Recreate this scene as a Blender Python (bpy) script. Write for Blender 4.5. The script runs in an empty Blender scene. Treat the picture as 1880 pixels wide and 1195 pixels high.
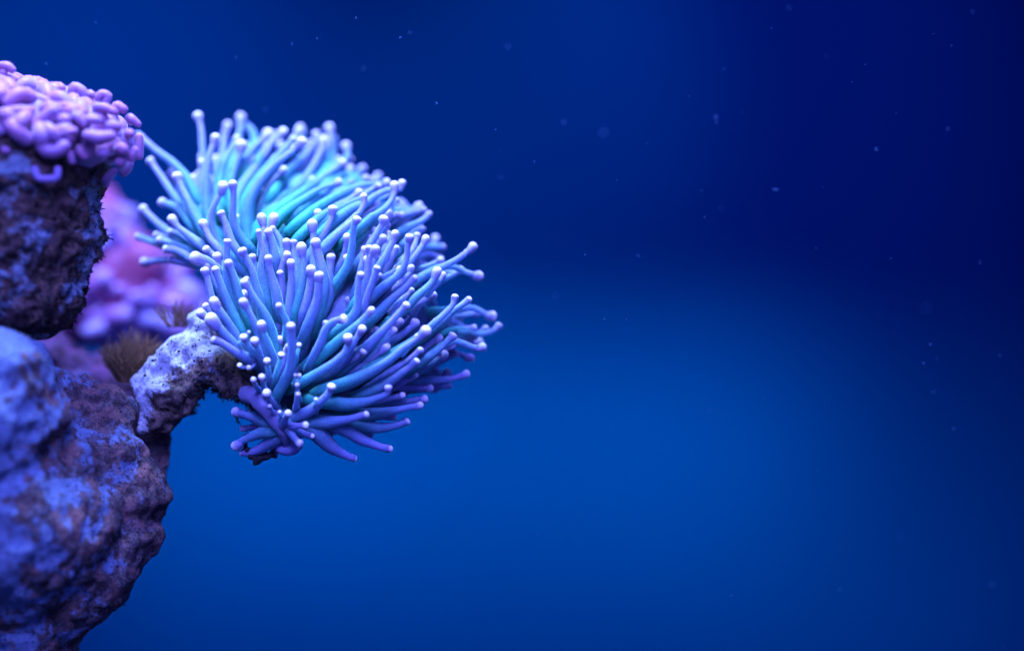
import bpy, bmesh, math, random
from mathutils import Vector, noise, Matrix, Quaternion

# ------------------------------------------------------------------ camera, light, exposure
S = bpy.context.scene
C = S.collection
random.seed(7)
DIST = 3.6                      # camera to the plane of sharp focus
CAM_Z = 1.3                     # height of the camera
cam_d = bpy.data.cameras.new('camera')
cam = bpy.data.objects.new('camera', cam_d)
C.objects.link(cam)
cam.location = (0, -DIST, CAM_Z)
cam.rotation_euler = (math.radians(90), 0, 0)
cam_d.sensor_width = 36
cam_d.lens = 36 * DIST / 1.88
cam_d.clip_start = 0.05
cam_d.clip_end = 100
cam_d.dof.use_dof = True
cam_d.dof.focus_distance = DIST - 0.03
cam_d.dof.aperture_fstop = (cam_d.lens / 1000) / 0.17     # 0.17 wide aperture
cam_d.dof.aperture_blades = 0
S.camera = cam

w = bpy.data.worlds.new('World')
S.world = w
w.use_nodes = True
w.node_tree.nodes['Background'].inputs['Color'].default_value = (0.09, 0.13, 1.0, 1)
w.node_tree.nodes['Background'].inputs['Strength'].default_value = 0.95

def spot(name, loc, target, power, colour, cone, blend=1.0, radius=.3):
    d = bpy.data.lights.new(name, 'SPOT')
    d.energy = power
    d.color = colour
    d.spot_size = math.radians(cone)
    d.spot_blend = blend
    d.shadow_soft_size = radius
    o = bpy.data.objects.new(name, d)
    C.objects.link(o)
    o.location = loc
    o.rotation_euler = (Vector(target) - Vector(loc)).to_track_quat('-Z', 'Y').to_euler()
    return o

def strip(name, loc, target, wide, tall, power, colour, spread):
    d = bpy.data.lights.new(name, 'AREA')
    d.shape = 'RECTANGLE'
    d.size = wide
    d.size_y = tall
    d.energy = power
    d.color = colour
    d.spread = math.radians(spread)
    o = bpy.data.objects.new(name, d)
    C.objects.link(o)
    o.location = loc
    o.rotation_euler = (Vector(target) - Vector(loc)).to_track_quat('-Z', 'Y').to_euler()
    return o

def lamp(name, loc, target, size, power, colour, spread=180):
    d = bpy.data.lights.new(name, 'AREA')
    d.shape = 'DISK'
    d.size = size
    d.energy = power
    d.color = colour
    d.spread = math.radians(spread)
    o = bpy.data.objects.new(name, d)
    C.objects.link(o)
    o.location = loc
    o.rotation_euler = (Vector(target) - Vector(loc)).to_track_quat('-Z', 'Y').to_euler()
    return o

lamp('reef_lamp', (-0.75, -0.35, CAM_Z + 2.5), (-0.55, 0.05, CAM_Z), 0.9, 132, (.28, .43, 1.0), 100)
lamp('front_fill', (-0.3, -3.0, CAM_Z + 2.4), (-0.5, 0, CAM_Z), 1.6, 85, (.17, .20, 1.0), 80)  # added soft blue fill from the front, lifts the shaded faces
strip('wall_fill', (-0.35, 0.5, CAM_Z + 2.7), (-0.3, 5.2, CAM_Z - 0.50), 3.1, 0.2, 20, (.0, .78, 1.0), 16)  # unseen strip added to shape the blue gradient on the wall
strip('wall_fill_low', (0.0, 0.5, CAM_Z + 2.7), (0.15, 5.2, CAM_Z - 1.25), 4.2, 0.2, 36, (.0, .70, 1.0), 26)  # added strip, brightens the lower wall
spot('wall_fill_side', (-2.6, 0.8, CAM_Z + 2.8), (-1.8, 5.2, CAM_Z + 0.7), 1700, (.0, .52, 1.0), 42)  # added spot, brightens the upper left of the wall
spot('wall_fill_far', (0.4, 2.5, CAM_Z + 3.2), (0.15, 5.2, CAM_Z + 1.1), 560, (.0, .62, 1.0), 34)  # added spot for a small bright area high on the wall
spot('wall_fill_right', (1.6, 1.5, CAM_Z + 3.0), (1.1, 5.2, CAM_Z + 1.1), 460, (.0, .2, 1.0), 42)  # added spot, faint blue on the upper right of the wall

S.view_settings.view_transform = 'Standard'
S.view_settings.look = 'None'
S.view_settings.exposure = 0
S.view_settings.gamma = 1
S.render.film_transparent = False
S.cycles.use_denoising = True
S.cycles.max_bounces = 6
S.cycles.sample_clamp_indirect = 6

# ------------------------------------------------------------------ helpers
def tag(o, label=None, cat=None, group=None, kind=None):
    if label: o['label'] = label
    if cat: o['category'] = cat
    if group: o['group'] = group
    if kind: o['kind'] = kind
    return o

def empty(name, loc, label, cat, group=None):
    o = bpy.data.objects.new(name, None)
    C.objects.link(o)
    o.location = loc
    o.empty_display_size = 0.05
    return tag(o, label, cat, group)

def link(name, me, mat, parent=None):
    me.materials.clear()
    me.materials.append(mat)
    o = bpy.data.objects.new(name, me)
    C.objects.link(o)
    if parent:
        o.parent = parent
        if parent.type == 'EMPTY':
            o.matrix_parent_inverse = Matrix.Translation(-parent.location)
        # meshes sit at the world origin under their thing
    return o

def mesh(name, vs, fs, smooth=True, attr=None):
    me = bpy.data.meshes.new(name)
    me.from_pydata(vs, [], fs)
    if smooth:
        me.polygons.foreach_set('use_smooth', [True] * len(me.polygons))
    if attr is not None:
        a = me.attributes.new('along', 'FLOAT', 'POINT')
        a.data.foreach_set('value', attr)
    me.update()
    return me

K = 0.001
def P(x, y, d):                 # a point x, y thousandths across and down the focus plane, d behind it, seen from the front glass
    s = (DIST + d * K) / DIST
    return Vector(((x - 940) * K * s, d * K, (597.5 - y) * K * s + CAM_Z))

def catmull(pts, n):
    p = [2 * pts[0] - pts[1]] + list(pts) + [2 * pts[-1] - pts[-2]]
    out = []
    m = len(pts) - 1
    for i in range(n + 1):
        u = i / n * m
        k = min(int(u), m - 1)
        t = u - k
        a, b, c, d = p[k], p[k + 1], p[k + 2], p[k + 3]
        out.append(0.5 * ((2 * b) + (c - a) * t + (2 * a - 5 * b + 4 * c - d) * t * t + (3 * b - a - 3 * c + d) * t ** 3))
    return out

def frames(c):
    n = len(c)
    T = [(c[min(i + 1, n - 1)] - c[max(i - 1, 0)]).normalized() for i in range(n)]
    x = T[0].orthogonal().normalized()
    fr = []
    for i in range(n):
        if i:
            x = T[i - 1].rotation_difference(T[i]) @ x
            x = (x - T[i] * x.dot(T[i])).normalized()
        fr.append((x.copy(), T[i].cross(x), T[i]))
    return fr

def tube_mesh(name, c, rad, seg=12, attr=None, cap0=True, cap1=True, wob=0.0, seed=0.0, flat=None):
    fr = frames(c)
    vs, fs, at = [], [], []
    n = len(c)
    for i in range(n):
        x, y, t = fr[i]
        for k in range(seg):
            a = 2 * math.pi * k / seg
            r = rad[i]
            if wob:
                r *= 1 + wob * noise.noise(Vector((math.cos(a) * .8 + seed, math.sin(a) * .8, i * .33)))
            vs.append(c[i] + x * (math.cos(a) * r) + y * (math.sin(a) * r))
            at.append(attr[i] if attr else i / (n - 1))
    for i in range(n - 1):
        for k in range(seg):
            k2 = (k + 1) % seg
            fs.append((i * seg + k, i * seg + k2, (i + 1) * seg + k2, (i + 1) * seg + k))
    for on, i, s in ((cap0, 0, -1), (cap1, n - 1, 1)):
        if on:
            # a domed end
            base = i * seg
            prev = list(range(base, base + seg))
            t = fr[i][2] * s
            for q in (0.45, 0.8):
                start = len(vs)
                for k in range(seg):
                    v = vs[base + k] - c[i]
                    vs.append(c[i] + v * math.sqrt(1 - q * q) + t * rad[i] * q)
                    at.append(at[base])
                new = list(range(start, start + seg))
                for k in range(seg):
                    k2 = (k + 1) % seg
                    f = (prev[k], prev[k2], new[k2], new[k])
                    fs.append(f if s > 0 else f[::-1])
                prev = new
            vs.append(c[i] + t * rad[i])
            at.append(at[base])
            for k in range(seg):
                f = (prev[k], prev[(k + 1) % seg], len(vs) - 1)
                fs.append(f if s > 0 else f[::-1])
    return mesh(name, vs, fs, True, at)

def blob_mesh(name, balls, voxel, disp, soft=6):
    """balls fused into one skin by a voxel remesh, then roughened along the normals by disp(point)"""
    bm = bmesh.new()
    for c, r in balls:
        r = r if isinstance(r, tuple) else (r, r, r)
        bmesh.ops.create_icosphere(bm, subdivisions=3, radius=1, matrix=Matrix.Translation(c) @ Matrix.Diagonal((*r, 1)))
    me = bpy.data.meshes.new(name)
    bm.to_mesh(me)
    bm.free()
    o = bpy.data.objects.new(name, me)
    C.objects.link(o)
    m = o.modifiers.new('r', 'REMESH')
    m.mode = 'VOXEL'
    m.voxel_size = voxel
    m2 = o.modifiers.new('s', 'SMOOTH')
    m2.factor = 0.5
    m2.iterations = soft
    dg = bpy.context.evaluated_depsgraph_get()
    dg.update()
    out = bpy.data.meshes.new_from_object(o.evaluated_get(dg))
    bpy.data.objects.remove(o)
    bpy.data.meshes.remove(me)
    out.name = name
    for lo in disp:
        nr = [v.normal.copy() for v in out.vertices]
        for v, q in zip(out.vertices, nr):
            v.co = v.co + q * lo(v.co)
        out.update()
    out.polygons.foreach_set('use_smooth', [True] * len(out.polygons))
    return out

def fbm(p, f, oct=4):
    return noise.fractal(p * f, 1.0, 2.1, oct)

# ------------------------------------------------------------------ materials
class MatB:
    def __init__(s, name):
        s.m = bpy.data.materials.new(name)
        s.m.use_nodes = True
        s.t = s.m.node_tree
        s.b = s.t.nodes['Principled BSDF']
        s.geo = None
    def n(s, kind, **kw):
        q = s.t.nodes.new(kind)
        for k, v in kw.items(): setattr(q, k, v)
        return q
    def l(s, a, b): s.t.links.new(a, b)
    def pos(s):
        if not s.geo: s.geo = s.n('ShaderNodeNewGeometry')
        return s.geo.outputs['Position']
    def noise(s, scale, detail=4, rough=0.55, dist=0.0):
        q = s.n('ShaderNodeTexNoise')
        q.inputs['Scale'].default_value = scale
        q.inputs['Detail'].default_value = detail
        q.inputs['Roughness'].default_value = rough
        q.inputs['Distortion'].default_value = dist
        s.l(s.pos(), q.inputs['Vector'])
        return q.outputs['Fac']
    def voronoi(s, scale, feature='F1'):
        q = s.n('ShaderNodeTexVoronoi', feature=feature)
        q.inputs['Scale'].default_value = scale
        s.l(s.pos(), q.inputs['Vector'])
        return q.outputs['Distance']
    def ramp(s, fac, stops, interp='LINEAR'):
        q = s.n('ShaderNodeValToRGB')
        q.color_ramp.interpolation = interp
        e = q.color_ramp.elements
        while len(e) < len(stops): e.new(0.5)
        for i, (p, c) in enumerate(stops):
            e[i].position = p
            e[i].color = (*c, 1) if len(c) == 3 else c
        s.l(fac, q.inputs['Fac'])
        return q.outputs['Color']
    def mix(s, fac, a, b, mode='MIX'):
        q = s.n('ShaderNodeMix', data_type='RGBA', blend_type=mode)
        for sock, v in ((q.inputs[0], fac), (q.inputs[6], a), (q.inputs[7], b)):
            if isinstance(v, (int, float)): sock.default_value = v
            elif isinstance(v, tuple): sock.default_value = (*v, 1)
            else: s.l(v, sock)
        return q.outputs[2]
    def math(s, op, a, b=None):
        q = s.n('ShaderNodeMath', operation=op)
        for sock, v in ((q.inputs[0], a), (q.inputs[1], b)):
            if v is None: continue
            if isinstance(v, (int, float)): sock.default_value = v
            else: s.l(v, sock)
        return q.outputs[0]
    def bump(s, h, strength, dist, prev=None):
        q = s.n('ShaderNodeBump')
        q.inputs['Strength'].default_value = strength
        q.inputs['Distance'].default_value = dist
        s.l(h, q.inputs['Height'])
        if prev: s.l(prev, q.inputs['Normal'])
        s.l(q.outputs['Normal'], s.b.inputs['Normal'])
        return q.outputs['Normal']
    def set(s, **kw):
        for k, v in kw.items():
            k = k.replace('_', ' ')
            if isinstance(v, (int, float)): s.b.inputs[k].default_value = v
            elif isinstance(v, tuple): s.b.inputs[k].default_value = v if len(v) != 3 or k in ('Subsurface Radius',) else (*v, 1)
            else: s.l(v, s.b.inputs[k])
        return s

BLK = (0, 0, 0); WHT = (1, 1, 1)

def mat_tentacle():
    b = MatB('tentacle_flesh')
    a = b.n('ShaderNodeAttribute', attribute_name='along').outputs['Fac']
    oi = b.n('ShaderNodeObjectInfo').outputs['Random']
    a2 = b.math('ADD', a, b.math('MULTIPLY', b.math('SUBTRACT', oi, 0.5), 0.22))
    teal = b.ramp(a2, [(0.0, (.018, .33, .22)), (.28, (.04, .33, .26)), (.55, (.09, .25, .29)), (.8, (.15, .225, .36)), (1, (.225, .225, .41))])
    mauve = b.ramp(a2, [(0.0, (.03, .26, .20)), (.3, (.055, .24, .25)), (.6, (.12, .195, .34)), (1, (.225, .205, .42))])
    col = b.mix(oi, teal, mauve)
    spk = b.ramp(b.noise(240, 4, .75), [(.36, (.72, .74, .82)), (.64, (1.16, 1.14, 1.08))])
    mott = b.ramp(b.noise(34, 3), [(.3, (.84, .88, .92)), (.7, (1.1, 1.08, 1.04))])
    col = b.mix(1.0, b.mix(1.0, col, spk, 'MULTIPLY'), mott, 'MULTIPLY')
    b.set(Base_Color=col, Roughness=.55, Subsurface_Weight=1.0, Subsurface_Radius=(.6, 1.0, .9), Subsurface_Scale=.040,
          Sheen_Weight=1.0, Sheen_Roughness=.2, Sheen_Tint=(.35, .95, 1.0), Specular_IOR_Level=.25)
    b.bump(b.noise(230, 4, .75), .45, .0016)
    return b.m

def mat_tip():
    b = MatB('tentacle_tip_flesh')
    a = b.n('ShaderNodeAttribute', attribute_name='along').outputs['Fac']
    col = b.ramp(a, [(0.0, (.215, .215, .40)), (.38, (.29, .28, .46)), (.66, (.68, .60, .68)), (.88, (.98, .90, .90))])
    oi = b.n('ShaderNodeObjectInfo').outputs['Random']
    col = b.mix(b.math('MULTIPLY', oi, .35), col, (.34, .31, .54))
    spk = b.ramp(b.noise(300, 3, .75), [(.35, (.86, .84, .86)), (.65, (1.06, 1.06, 1.03))])
    b.set(Base_Color=b.mix(1.0, col, spk, 'MULTIPLY'), Roughness=.5, Subsurface_Weight=.5, Subsurface_Radius=(.8, .8, 1.0), Subsurface_Scale=.010,
          Sheen_Weight=.35, Sheen_Roughness=.3, Sheen_Tint=(.8, .9, 1.0))
    b.bump(b.noise(380, 3, .7), .35, .0010)
    return b.m

def mat_disc(name, c1, c2):
    b = MatB(name)
    col = b.mix(b.noise(16, 4), c1, c2)
    b.set(Base_Color=col, Roughness=.5, Subsurface_Weight=.3, Subsurface_Radius=(.5, .9, 1.0), Subsurface_Scale=.02, Sheen_Weight=.3, Sheen_Tint=(.5, .8, 1.0))
    b.bump(b.noise(60, 4), .5, .006)
    return b.m

def mat_rock(name, pale, mid, dark, stain, pale_lo, pale_hi, scale=1.0, red=None, pit=(.48, .56), lean=None):
    b = MatB(name)
    big = b.noise(7 * scale, 6, .62, .4)
    fine = b.noise(34 * scale, 8, .74, .5)
    col = b.mix(b.ramp(fine, [(.44, BLK), (.56, WHT)]), dark, mid)
    col = b.mix(b.ramp(b.noise(11 * scale, 5, .65, .6), [(.50, BLK), (.60, WHT)]), col, stain)
    lightf = b.math('ADD', b.math('MULTIPLY', big, .75), b.math('MULTIPLY', b.noise(30 * scale, 5, .7), .25))
    if lean:                                      # paler toward one side: branch crust, and the boulder's lit face painted in
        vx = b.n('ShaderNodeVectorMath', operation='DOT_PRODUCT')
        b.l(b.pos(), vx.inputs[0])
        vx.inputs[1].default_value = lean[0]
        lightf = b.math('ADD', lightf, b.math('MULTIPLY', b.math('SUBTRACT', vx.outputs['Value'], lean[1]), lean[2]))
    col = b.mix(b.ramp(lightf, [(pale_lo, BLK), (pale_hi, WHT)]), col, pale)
    pits = b.ramp(b.math('ADD', b.voronoi(52 * scale), b.math('MULTIPLY', b.math('SUBTRACT', b.noise(70 * scale, 4, .7), .5), 1.1)), [(.10, WHT), (.24, BLK)])
    where = b.ramp(b.noise(13 * scale, 3), [(pit[0], BLK), (pit[1], WHT)])
    col = b.mix(b.mix(1.0, pits, where, 'MULTIPLY'), col, (.02, .018, .02))
    flk = b.ramp(b.noise(95 * scale, 3, .6, .8), [(.60, BLK), (.66, (.85, .85, .85))])
    col = b.mix(flk, col, dark)
    sp = b.ramp(b.noise(150 * scale, 3, .7), [(.3, (.62, .62, .66)), (.7, (1.22, 1.2, 1.16))])
    col = b.mix(1.0, col, sp, 'MULTIPLY')
    if red:                                       # one small patch of red crust
        ds = b.n('ShaderNodeVectorMath', operation='DISTANCE')
        b.l(b.pos(), ds.inputs[0])
        ds.inputs[1].default_value = red[1]
        col = b.mix(b.ramp(b.math('ADD', ds.outputs['Value'], b.math('MULTIPLY', b.noise(40, 4, .7), .09)), [(.070, WHT), (.080, BLK)]), col, red[0])
    b.set(Base_Color=col, Roughness=.85, Specular_IOR_Level=.25)
    n1 = b.bump(b.noise(40 * scale, 8, .75), 1.0, .016)
    n2 = b.bump(b.voronoi(75 * scale), .35, .006, n1)
    b.bump(b.noise(200 * scale, 4, .7), .5, .003, n2)
    return b.m

def mat_lobe(name, top, low, rough=.35, spec=.5, patch=26):
    b = MatB(name)
    oi = b.n('ShaderNodeObjectInfo').outputs['Random']
    col = b.mix(b.ramp(b.noise(patch, 3), [(.38, BLK), (.62, WHT)]), top, low)
    col = b.mix(b.math('MULTIPLY', oi, .6), col, low)
    b.set(Base_Color=col, Roughness=rough, Subsurface_Weight=.4, Subsurface_Radius=(.9, .5, 1.0), Subsurface_Scale=.016, Specular_IOR_Level=spec,
          Sheen_Weight=.4, Sheen_Tint=(.7, .6, 1.0), Sheen_Roughness=.35)
    b.bump(b.noise(90, 4), .3, .002)
    return b.m

def mat_plain(name, c, rough=.8, var=.25, sc=20, spec=.3):
    b = MatB(name)
    lo = tuple(v * (1 - var) for v in c); hi = tuple(v * (1 + var) for v in c)
    b.set(Base_Color=b.mix(b.noise(sc, 4), lo, hi), Roughness=rough, Specular_IOR_Level=spec)
    return b.m

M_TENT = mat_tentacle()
M_TIP = mat_tip()
M_DISC = mat_disc('polyp_disc_flesh', (.09, .08, .20), (.04, .16, .24))
M_DISC_TEAL = mat_disc('polyp_disc_teal_flesh', (.03, .20, .24), (.06, .22, .32))
M_FLAP = mat_disc('polyp_column_flesh', (.22, .17, .32), (.13, .14, .28))
M_ROCK = mat_rock('live_rock_stone', (.25, .34, .54), (.20, .145, .16), (.075, .04, .045), (.36, .18, .16), .475, .53, 2.0, pit=(.42, .50), lean=((-.9, -.2, .35), P(130, 850, -60).dot(Vector((-.9, -.2, .35))), .55))  # lean paints the lit left face into the stone colour
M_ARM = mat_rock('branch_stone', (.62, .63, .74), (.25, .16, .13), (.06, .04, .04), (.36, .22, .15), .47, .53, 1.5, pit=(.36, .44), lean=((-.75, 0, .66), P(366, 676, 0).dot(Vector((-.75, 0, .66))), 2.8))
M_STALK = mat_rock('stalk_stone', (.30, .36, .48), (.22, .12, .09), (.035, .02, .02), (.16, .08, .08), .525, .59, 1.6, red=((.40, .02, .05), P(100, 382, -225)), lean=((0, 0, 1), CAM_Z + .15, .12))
M_LOBE = mat_lobe('hammer_coral_flesh', (.25, .17, .36), (.34, .13, .24), .5, .25)
M_FAR = mat_lobe('soft_coral_flesh', (.27, .25, .58), (.30, .06, .22), .4, .5, 6)
M_FARBODY = mat_lobe('soft_coral_body', (.30, .12, .30), (.26, .02, .06), .6, .3, 6)
M_FARROCK = mat_rock('coralline_stone', (.18, .12, .34), (.13, .05, .17), (.05, .016, .045), (.18, .05, .18), .52, .66)
M_ALGAE = mat_plain('algae_fibre', (.24, .13, .06), .7, .5, 45)
M_DARK = mat_plain('dark_algae_fibre', (.03, .026, .026), .9, .4, 60)
M_SKEL = mat_plain('dark_skeleton', (.012, .010, .012), .9, .4, 60)
M_SPECK = mat_plain('speck', (.03, .08, .20), .6, .2, 60)
M_FLOOR = mat_plain('shade_floor_dark', (.03, .045, .08), .95, .5, 40)
M_WALL = mat_plain('wall_paint', (.000, .026, .105), .9, .06, .7, 0)

# ------------------------------------------------------------------ measured shapes
ROCK = [(-40, 770, -180, 150), (5, 705, -180, 108), (60, 770, -160, 80), (95, 730, -60, 66), (140, 740, -20, 62), (180, 775, -10, 72), (185, 850, -30, 80), (215, 900, 0, 90), (228, 900, 50, 84), (150, 1030, -10, 118), (60, 1110, -30, 120), (0, 950, -60, 220), (110, 860, -70, 100), (40, 1210, -10, 110), (-100, 1250, -20, 150), (285, 810, 90, 28), (262, 780, 70, 36), (265, 850, 90, 50), (20, 860, -120, 120), (40, 950, -100, 130), (200, 980, 0, 90), (215, 760, 10, 44), (110, 950, -60, 120), (100, 1080, -20, 115)]
ARM = [(285, 738, 40, 31.28), (300, 758, 45, 38.64), (315, 718, 30, 42.32), (345, 683, 30, 42.32), (372, 643, 35, 42.32), (395, 668, 25, 46.0), (378, 603, 45, 33.120000000000005), (358, 625, 40, 31.28), (425, 693, 15, 38.64), (455, 715, 5, 33.120000000000005), (478, 733, 0, 25.76), (275, 773, 55, 33.120000000000005), (335, 708, 30, 38.64), (322, 738, 35, 34.96), (345, 698, 30, 38.64), (258, 708, 45, 16.560000000000002), (268, 718, 40, 22.080000000000002), (276, 695, 40, 22.080000000000002), (292, 675, 38, 23.92), (308, 658, 36, 25.76), (325, 631, 38, 23.92)]
DISC_UP = [(470, 440, 180, 70), (540, 420, 180, 75), (610, 400, 170, 70), (680, 420, 150, 60), (400, 450, 160, 50), (560, 370, 220, 60), (480, 380, 220, 60), (640, 360, 220, 45)]
DISC_LOW = [(560, 600, 65, 85), (620, 590, 65, 90), (640, 660, 70, 90), (560, 700, 70, 75), (700, 520, 100, 75), (720, 600, 100, 75), (690, 700, 80, 60), (500, 580, 80, 70), (450, 530, 90, 50), (600, 760, 65, 45), (520, 500, 80, 55), (620, 490, 90, 60), (480, 650, 90, 50), (520, 770, 65, 30)]
LOBES = [(-215, 55, [(80, 760), (190, 770), (300, 770)]), (-235, 65, [(370, 800), (430, 880), (520, 880), (590, 835)]), (-235, 38, [(520, 730), (600, 720), (680, 700)]), (-225, 60, [(800, 740), (900, 760), (1010, 750)]), (-195, 62, [(1100, 870)]), (-210, 62, [(930, 900)]), (-190, 40, [(1180, 725)]), (-220, 42, [(790, 600), (900, 600)]), (-225, 55, [(310, 650), (400, 580), (470, 520)]), (-215, 52, [(30, 530), (150, 520), (280, 515)]), (-225, 42, [(80, 630), (220, 620)]), (-165, 50, [(240, 340), (330, 400), (430, 430)]), (-120, 48, [(650, 360), (680, 300), (740, 330), (770, 370)]), (-110, 42, [(900, 400), (930, 365), (990, 385), (970, 430)]), (-120, 48, [(1060, 520), (1070, 475), (1130, 500)]), (-110, 40, [(1190, 580), (1260, 640)]), (-75, 48, [(1270, 760), (1265, 850), (1270, 930)]), (-110, 48, [(1130, 1080), (1180, 1000)]), (-120, 40, [(970, 1150), (1040, 1070)]), (-190, 42, [(560, 470), (660, 480), (770, 530)]), (-165, 45, [(880, 480), (960, 490), (1040, 525)]), (-120, 42, [(10, 100), (70, 110), (110, 140)]), (-120, 48, [(10, 170)]), (-120, 36, [(150, 230), (180, 240)]), (-110, 40, [(300, 300), (360, 285), (420, 300)]), (-120, 48, [(540, 310)]), (-110, 42, [(820, 370)]), (-228, 34, [(320, 1050), (350, 1130), (450, 1140), (520, 1120), (530, 1050)]), (-235, 42, [(40, 880)]), (-225, 58, [(580, 600)]), (-215, 50, [(1010, 650), (1080, 660)]), (-200, 44, [(720, 870), (770, 930)]), (-225, 30, [(640, 900), (660, 980)]), (-235, 36, [(-20, 690), (40, 700)]), (-225, 44, [(690, 560), (760, 640)]), (-170, 46, [(1200, 950), (1230, 880)]), (-180, 44, [(1100, 990), (1130, 940)])]
SPECKS = [(1210.2, 5.2, 20, 2.2), (1448.5, 15.6, 250, 3), (932.3, 86.0, 300, 4), (1107.5, 244.0, 480, 5.5), (1314.5, 215.3, 200, 4), (1315.5, 225.2, 150, 2.5), (1424.0, 348.3, 150, 4), (1609.1, 275.3, 140, 4), (1740.5, 237.2, 160, 3.2), (1588.2, 118.9, 20, 1.8), (1713.3, 62.6, 30, 1.7), (1786.3, 21.9, 200, 2.5), (1747.2, 84.5, 60, 1.6), (981.9, 298.2, 60, 2), (910.4, 238.8, 40, 1.6), (1074.7, 468.2, 10, 1.7), (1172.2, 470.3, 120, 2.2), (1798.9, 482.3, 150, 2.7), (1700.3, 565.7, 620, 5), (1021.0, 543.3, 320, 4), (1109.6, 585.5, 20, 2), (1150.3, 586.5, 60, 1.5), (1035.6, 226.8, 260, 3), (919.8, 325.9, 320, 3.5), (1361.4, 205.9, 100, 2), (1287.4, 349.3, 100, 2.2), (1323.4, 383.2, 250, 3), (1132.0, 331.1, 60, 1.6), (1187.8, 263.3, 80, 1.7), (1293.6, 398.9, 20, 1.5), (1511.1, 344.1, 60, 1.5), (1520.4, 104.3, 260, 2.6), (1498.5, 456.2, 50, 1.6), (1635.1, 474.5, 80, 1.8), (1328.6, 129.3, 140, 2.2), (1564.8, 151.2, 50, 1.5), (1416.2, 52.1, 40, 1.4), (1645.6, 208.6, 60, 1.3), (1265.0, 177.3, 40, 1.3), (1301.7, 755.7, 300, 4.5), (1403.1, 733.2, 30, 2.2), (1410.5, 685.1, 0, 1.8), (1708.1, 632.8, 130, 2.8), (1696.0, 666.8, 100, 2.2), (1721.1, 658.9, 120, 2.4), (1713.8, 719.1, 140, 2.4), (1750.9, 787.1, 150, 2.2), (1822.1, 1073.1, 320, 4.2), (1343.5, 1093.0, 60, 1.8), (1500.4, 863.9, 130, 2.2), (1653.1, 988.4, 350, 3.5), (1542.3, 1081.5, 160, 2), (1836.2, 652.6, 140, 2.2), (1842.5, 1186.1, 200, 2.6), (987.3, 980.6, 200, 2), (654.0, 34.0, 30, 2.4), (735.0, 70.0, 30, 2.2), (801.5, 190.5, 30, 2.3), (667.5, 127.5, 260, 3.2), (582.5, 71.0, 70, 1.7), (536.5, 81.5, 80, 1.7), (434.0, 106.0, 100, 1.8), (752.5, 60.0, 150, 2), (910.0, 239.0, 30, 1.6), (917.5, 277.5, 80, 1.6), (85.0, 117.5, 100, 1.5), (175.0, 42.5, 120, 1.4), (487.5, 202.5, 320, 3)]
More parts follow.
